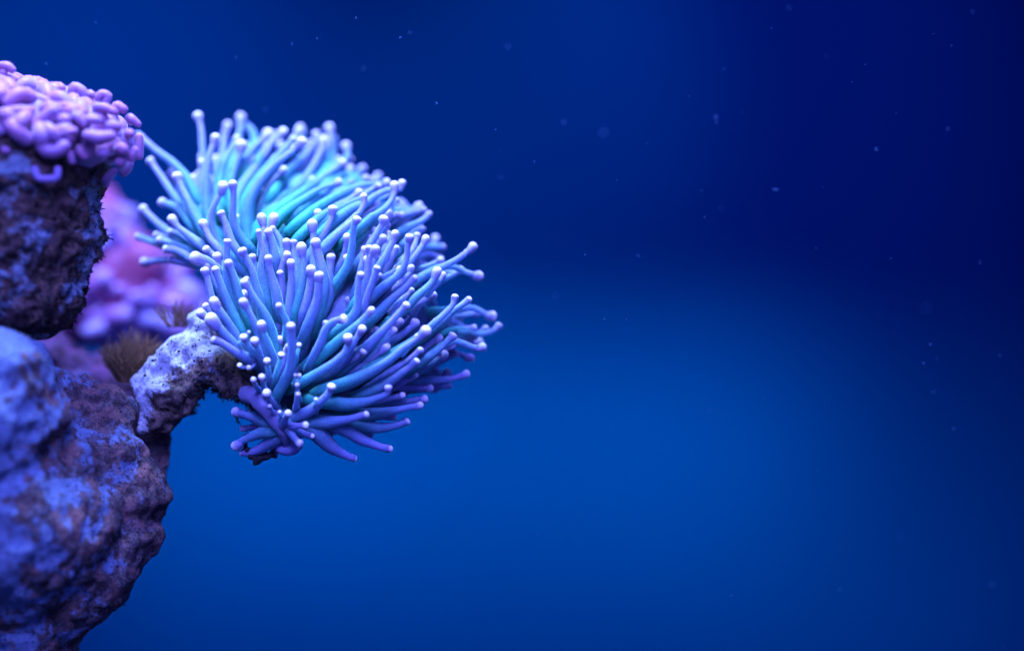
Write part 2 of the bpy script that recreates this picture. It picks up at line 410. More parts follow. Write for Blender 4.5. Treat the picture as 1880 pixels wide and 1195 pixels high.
TENT = [    # neck, base and tip radius, then the centre line from tip to root
    (0.00527,0.00783,0.00922,[(-0.6136,0.23,1.7086),(-0.605,0.2171,1.6802),(-0.5998,0.1999,1.6417),(-0.5867,0.1666,1.5687),(-0.5477,0.13,1.4967)]),
    (0.00523,0.00777,0.00915,[(-0.6003,0.2,1.6276),(-0.6011,0.1867,1.6067),(-0.5915,0.162,1.5683),(-0.5573,0.12,1.51)]),
    (0.00563,0.00958,0.0085,[(-0.5673,0.15,1.6582),(-0.5733,0.1433,1.6366),(-0.5813,0.1319,1.5995),(-0.5804,0.1174,1.5513),(-0.5756,0.1047,1.5091),(-0.5555,0.09,1.4644)]),
    (0.00533,0.00793,0.00879,[(-0.587,0.28,1.6287),(-0.5789,0.2456,1.5972),(-0.5636,0.2,1.5569)]),
    (0.00474,0.00775,0.00698,[(-0.5818,0.19,1.5858),(-0.569,0.1609,1.5627),(-0.5558,0.11,1.5205)]),
    (0.00476,0.00779,0.00756,[(-0.6082,0.21,1.593),(-0.5942,0.1789,1.5639),(-0.5683,0.12,1.51)]),
    (0.00521,0.00775,0.00805,[(-0.6171,0.19,1.5844),(-0.6063,0.1666,1.5575),(-0.5937,0.1404,1.5278),(-0.5653,0.1,1.4868)]),
    (0.00688,0.00904,0.00891,[(-0.5697,0.33,1.7002),(-0.5743,0.3113,1.6779),(-0.5727,0.281,1.6404),(-0.5704,0.2456,1.5972),(-0.5579,0.2,1.5428)]),
    (0.0054,0.00904,0.01114,[(-0.5443,0.33,1.7163),(-0.5416,0.3063,1.6891),(-0.5444,0.2748,1.6542),(-0.5484,0.2319,1.6075),(-0.5479,0.17,1.5409)]),
    (0.00593,0.00909,0.0,[(-0.5476,0.35,1.7008),(-0.5309,0.3349,1.7007),(-0.5144,0.3098,1.6778),(-0.5131,0.2887,1.6555),(-0.5238,0.24,1.6082)]),
    (0.0057,0.00874,0.00915,[(-0.5339,0.2,1.6615),(-0.542,0.1876,1.6406),(-0.5537,0.1713,1.6139),(-0.5592,0.1517,1.5788),(-0.5517,0.12,1.5211)]),
    (0.00567,0.00869,0.00964,[(-0.5227,0.18,1.647),(-0.5258,0.1721,1.6252),(-0.5351,0.1591,1.5905),(-0.5389,0.1465,1.5561),(-0.5338,0.13,1.5106)]),
    (0.00549,0.00842,0.0083,[(-0.5396,0.06,1.5589),(-0.5442,0.06,1.5447),(-0.5564,0.06,1.5229),(-0.5619,0.06,1.4984),(-0.5551,0.06,1.4658),(-0.5347,0.06,1.4358),(-0.5101,0.06,1.4195)]),
    (0.00592,0.0093,0.00877,[(-0.5182,0.04,1.5618),(-0.5171,0.0418,1.5381),(-0.5188,0.0443,1.5057),(-0.5137,0.0463,1.4787),(-0.5004,0.0483,1.4571),(-0.4843,0.05,1.4409)]),
    (0.00513,0.01239,0.00951,[(-0.4001,0.13,1.6486),(-0.4185,0.1245,1.6299),(-0.4437,0.1177,1.6103),(-0.467,0.1105,1.5855),(-0.4834,0.1043,1.561),(-0.4947,0.0986,1.5365),(-0.4991,0.0927,1.5087),(-0.4981,0.0857,1.4757),(-0.4888,0.08,1.4498)]),
    (0.00578,0.01082,0.00873,[(-0.4801,0.25,1.675),(-0.4903,0.2387,1.6632),(-0.5026,0.2242,1.6476),(-0.5146,0.2079,1.6284),(-0.5295,0.1879,1.6056),(-0.5396,0.1723,1.5868),(-0.5486,0.15,1.5572)]),
    (0.00575,0.01272,0.00868,[(-0.4482,0.23,1.677),(-0.4578,0.2206,1.6668),(-0.4672,0.2106,1.6552),(-0.4777,0.1953,1.6344),(-0.4924,0.173,1.6044),(-0.5087,0.1511,1.5765),(-0.5201,0.1331,1.5526),(-0.523,0.1162,1.5273),(-0.5141,0.09,1.4879)]),
    (0.00483,0.00888,0.00766,[(-0.467,0.26,1.6769),(-0.4711,0.2424,1.6636),(-0.4753,0.219,1.6454),(-0.488,0.18,1.619)]),
    (0.0048,0.00883,0.00653,[(-0.4824,0.24,1.6535),(-0.4827,0.228,1.6462),(-0.488,0.18,1.619)]),
    (0.00569,0.01162,0.00859,[(-0.4233,0.19,1.6595),(-0.4321,0.1822,1.6473),(-0.4464,0.1699,1.6287),(-0.4608,0.1582,1.6119),(-0.4795,0.1406,1.5844),(-0.496,0.1212,1.5518),(-0.5043,0.1056,1.5232),(-0.5021,0.09,1.4931)]),
    (0.00585,0.00897,0.00884,[(-0.4238,0.3,1.6862),(-0.4279,0.2883,1.6769),(-0.4361,0.2649,1.6585),(-0.4473,0.2372,1.6381),(-0.4606,0.2,1.6101)]),
    (0.00591,0.00806,0.00893,[(-0.4245,0.34,1.6962),(-0.4191,0.3071,1.6769),(-0.4297,0.24,1.6437)]),
    (0.00487,0.00797,0.00663,[(-0.4609,0.3,1.6599),(-0.4598,0.283,1.6493),(-0.4634,0.2528,1.6323),(-0.4747,0.2,1.6066)]),
    (0.00536,0.01296,0.00884,[(-0.3893,0.3,1.679),(-0.3877,0.293,1.6701),(-0.3941,0.276,1.6505),(-0.4032,0.2593,1.6329),(-0.4185,0.2352,1.6094),(-0.4371,0.211,1.5897),(-0.4586,0.1835,1.5683),(-0.4681,0.1607,1.544),(-0.4716,0.1337,1.5127),(-0.4738,0.11,1.4855)]),
    (0.00533,0.01091,0.00879,[(-0.4,0.28,1.6599),(-0.4005,0.2681,1.648),(-0.4092,0.2484,1.6319),(-0.427,0.2151,1.6078),(-0.4468,0.1734,1.5764),(-0.4568,0.14,1.5478)]),
    (0.00579,0.01085,0.00875,[(-0.371,0.26,1.6643),(-0.3733,0.2471,1.6497),(-0.3787,0.2293,1.6303),(-0.3899,0.1996,1.5995),(-0.4105,0.1618,1.565),(-0.4264,0.1323,1.5387),(-0.4393,0.11,1.52)]),
    (0.0054,0.01105,0.00946,[(-0.3658,0.33,1.6947),(-0.3636,0.3158,1.6796),(-0.3653,0.2948,1.6576),(-0.3785,0.2634,1.6296),(-0.3884,0.2372,1.606),(-0.3995,0.2069,1.5788),(-0.4182,0.168,1.5479),(-0.4325,0.14,1.527)]),
    (0.00593,0.01009,0.0,[(-0.3576,0.35,1.6774),(-0.3573,0.3263,1.6605),(-0.3606,0.2836,1.6313),(-0.3688,0.2376,1.6025),(-0.3794,0.2,1.5818)]),
    (0.00536,0.01096,0.00939,[(-0.3304,0.3,1.6559),(-0.3256,0.2858,1.6424),(-0.3273,0.2733,1.6305),(-0.3416,0.2527,1.6198),(-0.3603,0.2225,1.6013),(-0.3782,0.1884,1.5775),(-0.396,0.157,1.5577),(-0.4163,0.12,1.5344)]),
    (0.00616,0.01162,0.00859,[(-0.3282,0.19,1.6137),(-0.3403,0.1784,1.6031),(-0.358,0.1614,1.5877),(-0.3739,0.1454,1.5726),(-0.3928,0.1267,1.5556),(-0.4147,0.1052,1.5369),(-0.4361,0.083,1.5167),(-0.4498,0.0687,1.5039),(-0.4628,0.05,1.4825)]),
    (0.00466,0.01049,0.00845,[(-0.3299,0.13,1.5714),(-0.3421,0.1213,1.5665),(-0.3583,0.1098,1.5605),(-0.3742,0.0972,1.5502),(-0.3947,0.0797,1.5336),(-0.4134,0.0638,1.5189),(-0.4319,0.0472,1.5027),(-0.4467,0.03,1.4815)]),
    (0.00581,0.0089,0.00822,[(-0.3194,0.27,1.6083),(-0.3226,0.2562,1.5978),(-0.331,0.2372,1.5864),(-0.3507,0.2036,1.574),(-0.3821,0.15,1.5561)]),
    (0.00586,0.00899,0.00997,[(-0.2987,0.31,1.6114),(-0.3061,0.2838,1.6014),(-0.3101,0.2616,1.5911),(-0.3191,0.2309,1.5802),(-0.3359,0.18,1.5666)]),
    (0.00572,0.01071,0.00756,[(-0.2847,0.21,1.5858),(-0.2978,0.1957,1.579),(-0.3108,0.1818,1.5738),(-0.3274,0.1633,1.5655),(-0.3464,0.1414,1.5542),(-0.3713,0.1117,1.5383),(-0.4012,0.07,1.5097)]),
    (0.00479,0.00881,0.00705,[(-0.2734,0.23,1.5833),(-0.2826,0.2199,1.5822),(-0.2983,0.2021,1.5774),(-0.315,0.1817,1.5682),(-0.3402,0.15,1.5534)]),
    (0.00539,0.00801,0.00889,[(-0.2682,0.32,1.5969),(-0.268,0.2967,1.5865),(-0.2784,0.2605,1.5795),(-0.2953,0.2,1.568)]),
    (0.00564,0.01057,0.00799,[(-0.2404,0.16,1.5736),(-0.2484,0.1535,1.569),(-0.2643,0.1419,1.5688),(-0.2828,0.1284,1.5665),(-0.3023,0.113,1.5578),(-0.3217,0.097,1.547),(-0.3408,0.0807,1.535),(-0.3659,0.0582,1.5172),(-0.3941,0.03,1.4912)]),
    (0.00549,0.00935,0.0083,[(-0.2191,0.06,1.5602),(-0.2188,0.0555,1.5497),(-0.2225,0.0493,1.5357),(-0.2328,0.0412,1.5203),(-0.2458,0.0332,1.5076),(-0.2589,0.0266,1.5005),(-0.2692,0.0203,1.4907),(-0.2833,0.0118,1.4782),(-0.3025,0.0,1.4602)]),
    (0.00553,0.01037,0.00784,[(-0.2071,0.09,1.5678),(-0.2096,0.0855,1.5572),(-0.219,0.0813,1.5542),(-0.231,0.0761,1.5538),(-0.2456,0.0694,1.5479),(-0.2587,0.0626,1.5393),(-0.2718,0.0552,1.5279),(-0.2901,0.0464,1.5192),(-0.3096,0.0366,1.5078),(-0.3289,0.0255,1.491),(-0.3544,0.01,1.466)]),
    (0.00516,0.00863,0.00691,[(-0.2342,0.15,1.5506),(-0.2444,0.135,1.544),(-0.2595,0.1125,1.5343),(-0.2744,0.0908,1.526),(-0.2939,0.06,1.5119)]),
    (0.0051,0.00758,0.00683,[(-0.2186,0.11,1.5362),(-0.2254,0.0978,1.5278),(-0.2328,0.0834,1.5173),(-0.2425,0.0645,1.504),(-0.2571,0.04,1.4891)]),
    (0.00461,0.00943,0.00732,[(-0.2881,0.09,1.55),(-0.2959,0.0839,1.5434),(-0.3087,0.074,1.5332),(-0.3254,0.0623,1.5243),(-0.342,0.0494,1.5113),(-0.3633,0.0325,1.4941),(-0.3879,0.01,1.4674)]),
    (0.0051,0.00853,0.00788,[(-0.2552,0.11,1.5279),(-0.2614,0.0999,1.5197),(-0.2739,0.0841,1.5105),(-0.2874,0.064,1.4958),(-0.3032,0.04,1.4782)]),
    (0.00499,0.00928,0.00823,[(-0.274,0.03,1.5372),(-0.2737,0.0266,1.5261),(-0.2788,0.022,1.5124),(-0.2878,0.0177,1.5027),(-0.3008,0.0117,1.4889),(-0.3202,0.0029,1.4697),(-0.3394,-0.0062,1.4492),(-0.3586,-0.015,1.4302)]),
    (0.00542,0.01016,0.00922,[(-0.3306,0.015,1.5144),(-0.3318,0.0129,1.4995),(-0.3396,0.01,1.4805),(-0.35,0.0069,1.4616),(-0.3631,0.0033,1.44),(-0.3761,0.0,1.4211)]),
    (0.00553,0.00849,0.00784,[(-0.2771,0.09,1.5013),(-0.2773,0.0745,1.4868),(-0.2852,0.053,1.4694),(-0.2969,0.03,1.4534)]),
    (0.00575,0.01086,0.00853,[(-0.281,-0.06,1.4909),(-0.2859,-0.0567,1.4773),(-0.2882,-0.0522,1.4577),(-0.2906,-0.0477,1.4381),(-0.2935,-0.0438,1.421),(-0.3012,-0.0394,1.4026),(-0.3128,-0.0347,1.3855),(-0.3266,-0.0299,1.3684),(-0.3376,-0.0251,1.3499),(-0.3461,-0.02,1.3286)]),
    (0.00627,0.01008,0.00711,[(-0.2812,-0.015,1.4929),(-0.2932,-0.0157,1.4875),(-0.3117,-0.0169,1.4714),(-0.3316,-0.0183,1.4527),(-0.3541,-0.02,1.4287)]),
    (0.00521,0.00969,0.00752,[(-0.181,0.19,1.53),(-0.191,0.178,1.5243),(-0.2082,0.1585,1.519),(-0.2252,0.1394,1.5151),(-0.2407,0.121,1.5085),(-0.2596,0.0947,1.4933),(-0.2844,0.06,1.4738)]),
    (0.00611,0.01057,0.00746,[(-0.1705,0.16,1.5212),(-0.1866,0.1458,1.5168),(-0.2051,0.1288,1.5103),(-0.2235,0.1116,1.5024),(-0.2417,0.0943,1.4946),(-0.2647,0.0698,1.4783),(-0.2896,0.04,1.4552)]),
    (0.00559,0.00953,0.00793,[(-0.158,0.13,1.5111),(-0.1672,0.1173,1.5014),(-0.1803,0.1018,1.4923),(-0.1945,0.0857,1.4846),(-0.2099,0.0672,1.4741),(-0.225,0.0464,1.4596),(-0.2422,0.02,1.4396)]),
    (0.00869,0.01184,0.0,[(-0.2195,0.26,1.5421),(-0.2102,0.2337,1.5305),(-0.2244,0.1967,1.5212),(-0.2426,0.15,1.5115)]),
    (0.00862,0.01175,0.0,[(-0.205,0.23,1.5061),(-0.2199,0.1924,1.4899),(-0.2349,0.1611,1.4814),(-0.2545,0.12,1.4711)]),
    (0.00583,0.00917,0.00865,[(-0.2349,-0.01,1.4949),(-0.2376,-0.01,1.4849),(-0.2456,-0.01,1.4716),(-0.2536,-0.01,1.4569),(-0.2616,-0.01,1.4435),(-0.2723,-0.01,1.4275),(-0.2856,-0.01,1.4088)]),
    (0.00503,0.00748,0.00778,[(-0.23,0.06,1.5076),(-0.2308,0.0515,1.4976),(-0.238,0.0374,1.4833),(-0.2476,0.02,1.4663)]),
    (0.00502,0.00746,0.00724,[(-0.232,0.05,1.486),(-0.2354,0.0392,1.4739),(-0.24,0.0273,1.4612),(-0.2496,0.01,1.4443)]),
    (0.00363,0.00649,0.00566,[(-0.2537,0.03,1.4762),(-0.2543,0.019,1.4649),(-0.26,0.005,1.4522)]),
    (0.00454,0.00742,0.00669,[(-0.2409,0.03,1.4674),(-0.245,0.0206,1.4582),(-0.2533,0.005,1.4441)]),
    (0.00498,0.00833,0.00718,[(-0.2416,0.02,1.4495),(-0.2472,0.0135,1.4404),(-0.2597,0.0012,1.4252),(-0.2696,-0.01,1.4102)]),
    (0.00363,0.00649,0.00566,[(-0.2341,0.03,1.4377),(-0.2394,0.0181,1.4299),(-0.2463,0.0,1.4172)]),
    (0.00455,0.00651,0.00567,[(-0.2284,0.04,1.471),(-0.2286,0.0278,1.4585),(-0.2335,0.01,1.4417)]),
    (0.00582,0.01006,0.00862,[(-0.2136,-0.02,1.4664),(-0.2168,-0.0224,1.4537),(-0.2246,-0.0254,1.4389),(-0.2337,-0.029,1.4215),(-0.244,-0.0327,1.4042),(-0.2544,-0.0364,1.3868),(-0.2647,-0.0403,1.3682),(-0.2789,-0.045,1.3469)]),
    (0.00529,0.00991,0.00899,[(-0.1841,-0.075,1.4586),(-0.1875,-0.0723,1.441),(-0.189,-0.0697,1.4241),(-0.1944,-0.0671,1.4071),(-0.205,-0.0642,1.3914),(-0.221,-0.061,1.377),(-0.237,-0.0581,1.3652),(-0.2557,-0.0544,1.3494),(-0.2772,-0.05,1.3284)]),
    (0.005,0.00744,0.00722,[(-0.1759,0.04,1.4672),(-0.1782,0.0325,1.4547),(-0.1832,0.0238,1.4408),(-0.1921,0.0132,1.4257),(-0.2061,0.0,1.4091)]),
    (0.00545,0.00928,0.00823,[(-0.1599,0.03,1.46),(-0.1657,0.0243,1.4476),(-0.1748,0.0175,1.4339),(-0.1852,0.0103,1.4202),(-0.1968,0.0023,1.4052),(-0.2162,-0.01,1.3834)]),
    (0.00513,0.00763,0.00687,[(-0.1705,0.13,1.4824),(-0.1802,0.1003,1.4727),(-0.1932,0.06,1.46)]),
    (0.00479,0.00783,0.00868,[(-0.1495,0.23,1.4695),(-0.1501,0.2105,1.4609),(-0.1601,0.1777,1.4524),(-0.1784,0.12,1.4404)]),
    (0.00709,0.00869,0.00857,[(-0.1349,0.18,1.4504),(-0.1522,0.1577,1.4495),(-0.1681,0.137,1.4466),(-0.1848,0.1109,1.4346),(-0.2038,0.08,1.4198)]),
    (0.00754,0.00963,0.00855,[(-0.1394,0.17,1.4276),(-0.152,0.1514,1.4325),(-0.1677,0.1295,1.4339),(-0.1845,0.1036,1.4247),(-0.2033,0.07,1.4085)]),
    (0.00465,0.00761,0.00527,[(-0.1659,0.12,1.4176),(-0.1773,0.0982,1.4162),(-0.1959,0.06,1.4082)]),
    (0.0053,0.00994,0.00801,[(-0.2464,-0.065,1.4374),(-0.2525,-0.0633,1.4283),(-0.2578,-0.0616,1.4178),(-0.26,-0.0591,1.4021),(-0.2615,-0.0561,1.3824),(-0.2644,-0.0531,1.3627),(-0.2706,-0.05,1.3429)]),
    (0.00443,0.00633,0.00652,[(-0.2582,-0.06,1.4402),(-0.2591,-0.0587,1.4311),(-0.2588,-0.057,1.4193),(-0.2596,-0.055,1.4048)]),
    (0.00529,0.00811,0.00749,[(-0.2424,-0.075,1.4036),(-0.2479,-0.0716,1.3899),(-0.2521,-0.0688,1.3781),(-0.2576,-0.065,1.3624),(-0.2632,-0.0604,1.3428),(-0.2715,-0.055,1.3204)]),
    (0.00571,0.00988,0.00797,[(-0.2712,-0.085,1.3909),(-0.2746,-0.0826,1.3805),(-0.2755,-0.0798,1.3674),(-0.2764,-0.0764,1.3518),(-0.2773,-0.0732,1.3367),(-0.2822,-0.0699,1.3223),(-0.2944,-0.0657,1.3066),(-0.3146,-0.06,1.2888)]),
    (0.00355,0.00635,0.00503,[(-0.2653,-0.05,1.3753),(-0.2678,-0.0519,1.3653),(-0.2715,-0.055,1.3494)]),
    (0.00405,0.00736,0.00612,[(-0.2061,0.0,1.4118),(-0.2118,-0.0048,1.4023),(-0.2254,-0.0121,1.3927),(-0.2396,-0.02,1.3819)]),
    (0.00361,0.00645,0.00511,[(-0.2131,0.005,1.4053),(-0.2192,-0.0048,1.3956),(-0.2316,-0.02,1.3832)]),
    (0.00492,0.00823,0.0071,[(-0.1843,-0.02,1.4045),(-0.1861,-0.0232,1.3951),(-0.1965,-0.0286,1.383),(-0.2094,-0.035,1.3696)]),
    (0.00619,0.00994,0.00851,[(-0.1754,-0.065,1.3855),(-0.1867,-0.0631,1.3743),(-0.1973,-0.0613,1.3638),(-0.2106,-0.0593,1.3533),(-0.2239,-0.057,1.3402),(-0.2426,-0.0539,1.3218),(-0.2666,-0.05,1.2993)]),
    (0.00447,0.00731,0.00658,[(-0.1834,-0.025,1.3638),(-0.191,-0.0327,1.3551),(-0.2035,-0.045,1.3416)]),
    (0.00447,0.0064,0.00557,[(-0.188,-0.025,1.3492),(-0.1962,-0.0337,1.3404),(-0.2062,-0.045,1.3284)]),
    (0.0057,0.01076,0.00845,[(-0.1892,-0.09,1.3366),(-0.1998,-0.0872,1.3248),(-0.2144,-0.0834,1.3092),(-0.2277,-0.08,1.2948),(-0.2424,-0.0762,1.279),(-0.257,-0.0726,1.2646),(-0.2744,-0.0685,1.2488),(-0.2905,-0.0648,1.2343),(-0.3106,-0.06,1.2157)]),
    (0.00583,0.01008,0.00965,[(-0.1372,-0.015,1.398),(-0.1424,-0.0179,1.3846),(-0.1543,-0.0218,1.3699),(-0.1661,-0.025,1.3592),(-0.1792,-0.0287,1.3471),(-0.1949,-0.0333,1.3312),(-0.2197,-0.04,1.3099)]),
    (0.00452,0.00647,0.00666,[(-0.1276,0.015,1.3928),(-0.1313,0.0064,1.3852),(-0.1414,-0.01,1.3728)]),
    (0.00549,0.00935,0.0083,[(-0.0732,0.06,1.4468),(-0.0974,0.0471,1.426),(-0.1241,0.0345,1.4107),(-0.1506,0.0225,1.3982),(-0.1769,0.0096,1.3817),(-0.2134,-0.01,1.3519)]),
    (0.00507,0.00754,0.00836,[(-0.0628,0.09,1.3931),(-0.0846,0.0801,1.3997),(-0.1089,0.0688,1.409),(-0.1331,0.0582,1.4087),(-0.1597,0.0453,1.3961),(-0.1887,0.03,1.3768)]),
    (0.00536,0.01005,0.0081,[(-0.1039,-0.025,1.3512),(-0.1071,-0.0272,1.3387),(-0.1187,-0.0302,1.3254),(-0.1318,-0.0333,1.3129),(-0.1466,-0.0366,1.2997),(-0.1663,-0.0411,1.2823),(-0.1875,-0.0458,1.2658),(-0.2218,-0.0527,1.2444),(-0.2592,-0.06,1.2248)]),
    (0.00543,0.00833,0.00821,[(-0.0808,0.02,1.3468),(-0.0933,0.0155,1.3375),(-0.1066,0.0106,1.3274),(-0.1198,0.005,1.3139),(-0.133,-0.0002,1.3022),(-0.1577,-0.0095,1.2821),(-0.1856,-0.02,1.2606)]),
    (0.00558,0.00951,0.00843,[(-0.038,0.12,1.3178),(-0.0509,0.1145,1.3213),(-0.0646,0.1079,1.3298),(-0.08,0.1014,1.3332),(-0.0987,0.0935,1.3306),(-0.1224,0.0836,1.3279),(-0.1443,0.0744,1.3261),(-0.1778,0.06,1.3192)]),
    (0.0075,0.01054,0.0,[(-0.1508,0.15,1.3406),(-0.1568,0.1271,1.3525),(-0.1712,0.1009,1.3487),(-0.1897,0.06,1.3346)]),
    (0.00746,0.01049,0.0,[(-0.1725,0.13,1.3265),(-0.1915,0.0939,1.3263),(-0.213,0.05,1.3192)]),
    (0.0051,0.00853,0.00841,[(-0.025,0.11,1.2997),(-0.0353,0.1015,1.2902),(-0.0506,0.0915,1.2851),(-0.0676,0.081,1.2843),(-0.0845,0.0702,1.2886),(-0.1012,0.0596,1.2912),(-0.1262,0.0434,1.2853),(-0.159,0.02,1.2685)]),
    (0.00466,0.00667,0.00687,[(-0.0503,0.13,1.2936),(-0.0596,0.114,1.2893),(-0.0746,0.0893,1.2851),(-0.0927,0.06,1.2869)]),
    (0.00506,0.00846,0.0073,[(-0.0727,0.08,1.2954),(-0.0862,0.0715,1.2937),(-0.1013,0.0619,1.2912),(-0.1213,0.0492,1.2886),(-0.1444,0.0336,1.2802),(-0.1754,0.01,1.2602)]),
    (0.00466,0.00763,0.00687,[(-0.0789,0.13,1.2754),(-0.0873,0.1192,1.2781),(-0.0957,0.1072,1.2833),(-0.1122,0.0831,1.2937),(-0.1318,0.0573,1.2997),(-0.151,0.03,1.2904)]),
    (0.00596,0.00938,0.00832,[(-0.0563,0.07,1.2596),(-0.0673,0.0632,1.2579),(-0.0807,0.0546,1.2614),(-0.0974,0.0436,1.2675),(-0.114,0.0332,1.2684),(-0.1337,0.0187,1.2568),(-0.1582,0.0,1.2403)]),
    (0.00582,0.01006,0.00913,[(-0.1074,-0.02,1.2814),(-0.1172,-0.0232,1.2722),(-0.1287,-0.0272,1.2606),(-0.1435,-0.0317,1.2491),(-0.1599,-0.0367,1.2359),(-0.1876,-0.045,1.2162)]),
    (0.00721,0.01013,0.00817,[(-0.1349,0.005,1.277),(-0.1497,-0.0016,1.2687),(-0.1628,-0.0084,1.2571),(-0.1823,-0.0184,1.2406),(-0.2066,-0.03,1.2242)]),
    (0.00586,0.00921,0.00766,[(-0.1249,0.005,1.246),(-0.1363,-0.0029,1.2386),(-0.1509,-0.0131,1.2288),(-0.1768,-0.03,1.2159)]),
    (0.00596,0.00844,0.00728,[(-0.1058,0.07,1.2476),(-0.1182,0.0593,1.241),(-0.1347,0.0451,1.2327),(-0.1544,0.0287,1.2246),(-0.1754,0.01,1.2132)]),
    (0.0058,0.00912,0.00708,[(-0.1676,-0.03,1.254),(-0.1766,-0.0329,1.2458),(-0.1929,-0.0379,1.2326),(-0.2173,-0.045,1.2162)]),
    (0.00582,0.00915,0.00761,[(-0.1764,-0.02,1.3055),(-0.1854,-0.0237,1.2955),(-0.1984,-0.0283,1.2856),(-0.2228,-0.0368,1.2674),(-0.2471,-0.045,1.2509)]),
    (0.00449,0.00735,0.00611,[(-0.1947,-0.005,1.3156),(-0.2009,-0.0137,1.3072),(-0.2149,-0.03,1.2939)]),
    (0.0061,0.01158,0.01037,[(-0.1535,-0.115,1.2896),(-0.1647,-0.1117,1.2792),(-0.1778,-0.1082,1.2701),(-0.1936,-0.1041,1.2597),(-0.2069,-0.1003,1.2479),(-0.2214,-0.0963,1.2361),(-0.2374,-0.0922,1.2256),(-0.2533,-0.0883,1.2164),(-0.2733,-0.0836,1.2071),(-0.2933,-0.079,1.1992),(-0.3133,-0.0745,1.1925),(-0.3334,-0.07,1.1858)]),
    (0.00306,0.00446,0.00495,[(-0.169,-0.108,1.2808),(-0.1741,-0.104,1.274),(-0.1795,-0.1,1.2675)]),
    (0.00661,0.01081,0.00849,[(-0.1716,-0.075,1.2358),(-0.1849,-0.072,1.2239),(-0.1982,-0.0692,1.2146),(-0.2182,-0.065,1.2001),(-0.2421,-0.0603,1.1868),(-0.2715,-0.055,1.1761)]),
    (0.0049,0.00728,0.00605,[(-0.1767,-0.04,1.2093),(-0.1839,-0.0415,1.2054),(-0.2009,-0.045,1.1969)]),
    (0.00577,0.00907,0.00704,[(-0.1663,-0.05,1.2551),(-0.1768,-0.05,1.2459),(-0.1927,-0.05,1.2327),(-0.2125,-0.05,1.2181),(-0.2428,-0.05,1.1983)]),
    (0.00529,0.00901,0.00699,[(-0.2123,-0.075,1.2915),(-0.2217,-0.0716,1.2803),(-0.2311,-0.0683,1.2698),(-0.2486,-0.0624,1.2513),(-0.2715,-0.055,1.2288)]),
    (0.00358,0.00549,0.00507,[(-0.1923,-0.02,1.3153),(-0.1968,-0.0234,1.3093),(-0.207,-0.03,1.2987)]),
    (0.00613,0.00985,0.00794,[(-0.2522,-0.095,1.3261),(-0.2635,-0.0911,1.3144),(-0.2769,-0.0867,1.3013),(-0.293,-0.0817,1.2882),(-0.3092,-0.0768,1.2751),(-0.3267,-0.0712,1.2593),(-0.347,-0.065,1.2422)]),
    (0.00481,0.00982,0.00792,[(-0.3002,-0.105,1.3111),(-0.3069,-0.1022,1.3117),(-0.3205,-0.0965,1.3078),(-0.3287,-0.0922,1.3013),(-0.3357,-0.087,1.2909),(-0.3402,-0.0813,1.2778),(-0.3474,-0.0741,1.262),(-0.3575,-0.065,1.2422)]),
    (0.00565,0.00977,0.00837,[(-0.2907,-0.125,1.278),(-0.2912,-0.1195,1.2663),(-0.2956,-0.1136,1.2546),(-0.3052,-0.107,1.2441),(-0.319,-0.0987,1.2323),(-0.3382,-0.0885,1.2203),(-0.3589,-0.0777,1.2083),(-0.3838,-0.065,1.1948)]),
    (0.00524,0.00893,0.00792,[(-0.267,-0.105,1.2935),(-0.2746,-0.0993,1.2831),(-0.283,-0.0919,1.2687),(-0.2916,-0.0835,1.2516),(-0.3014,-0.0754,1.2358),(-0.3181,-0.065,1.2185)]),
    (0.0061,0.01158,0.0079,[(-0.3209,-0.115,1.191),(-0.3287,-0.1044,1.177),(-0.3436,-0.0909,1.1628),(-0.3586,-0.0781,1.1497),(-0.3835,-0.06,1.1362)]),
    (0.0057,0.01399,0.00796,[(-0.2215,-0.09,1.189),(-0.224,-0.0868,1.1775),(-0.2438,-0.0809,1.1693),(-0.2672,-0.0743,1.1622),(-0.2954,-0.0666,1.1584),(-0.3237,-0.059,1.1604),(-0.3569,-0.05,1.1647)]),
    (0.00653,0.00858,0.01004,[(-0.1465,0.13,1.2121),(-0.1545,0.113,1.2073),(-0.1704,0.0838,1.2063),(-0.1938,0.04,1.2058)]),
    (0.00558,0.00856,0.00843,[(-0.1237,0.12,1.2089),(-0.1367,0.0998,1.2033),(-0.161,0.0648,1.2017),(-0.1848,0.03,1.2009)]),
    (0.0055,0.00844,0.0078,[(-0.0862,0.07,1.2092),(-0.0979,0.062,1.2052),(-0.1146,0.0508,1.2004),(-0.1345,0.0378,1.199),(-0.1591,0.0217,1.1987),(-0.1916,0.0,1.1951)]),
    (0.00634,0.00834,0.0077,[(-0.1525,0.025,1.1842),(-0.1672,0.0151,1.1845),(-0.1916,-0.0013,1.1867),(-0.2189,-0.02,1.189)]),
    (0.00552,0.00752,0.00782,[(-0.1429,0.08,1.1808),(-0.1556,0.0585,1.1815),(-0.1838,0.01,1.1847)]),
    (0.00585,0.01196,0.00765,[(-0.1604,0.0,1.1651),(-0.1743,-0.003,1.164),(-0.1998,-0.0085,1.1596),(-0.2274,-0.0145,1.1563),(-0.2573,-0.021,1.1496),(-0.2985,-0.03,1.1442)]),
    (0.00581,0.01188,0.0076,[(-0.1686,-0.025,1.1544),(-0.1871,-0.0274,1.151),(-0.2148,-0.031,1.1454),(-0.2447,-0.0349,1.1409),(-0.2837,-0.04,1.1376)]),
    (0.00634,0.01203,0.00667,[(-0.2202,0.02,1.1314),(-0.2403,0.0036,1.1345),(-0.269,-0.02,1.1356)]),
    (0.00673,0.01431,0.00814,[(-0.1927,-0.01,1.1246),(-0.2111,-0.015,1.1178),(-0.2386,-0.0221,1.1135),(-0.2683,-0.0298,1.1174),(-0.3069,-0.04,1.1272)]),
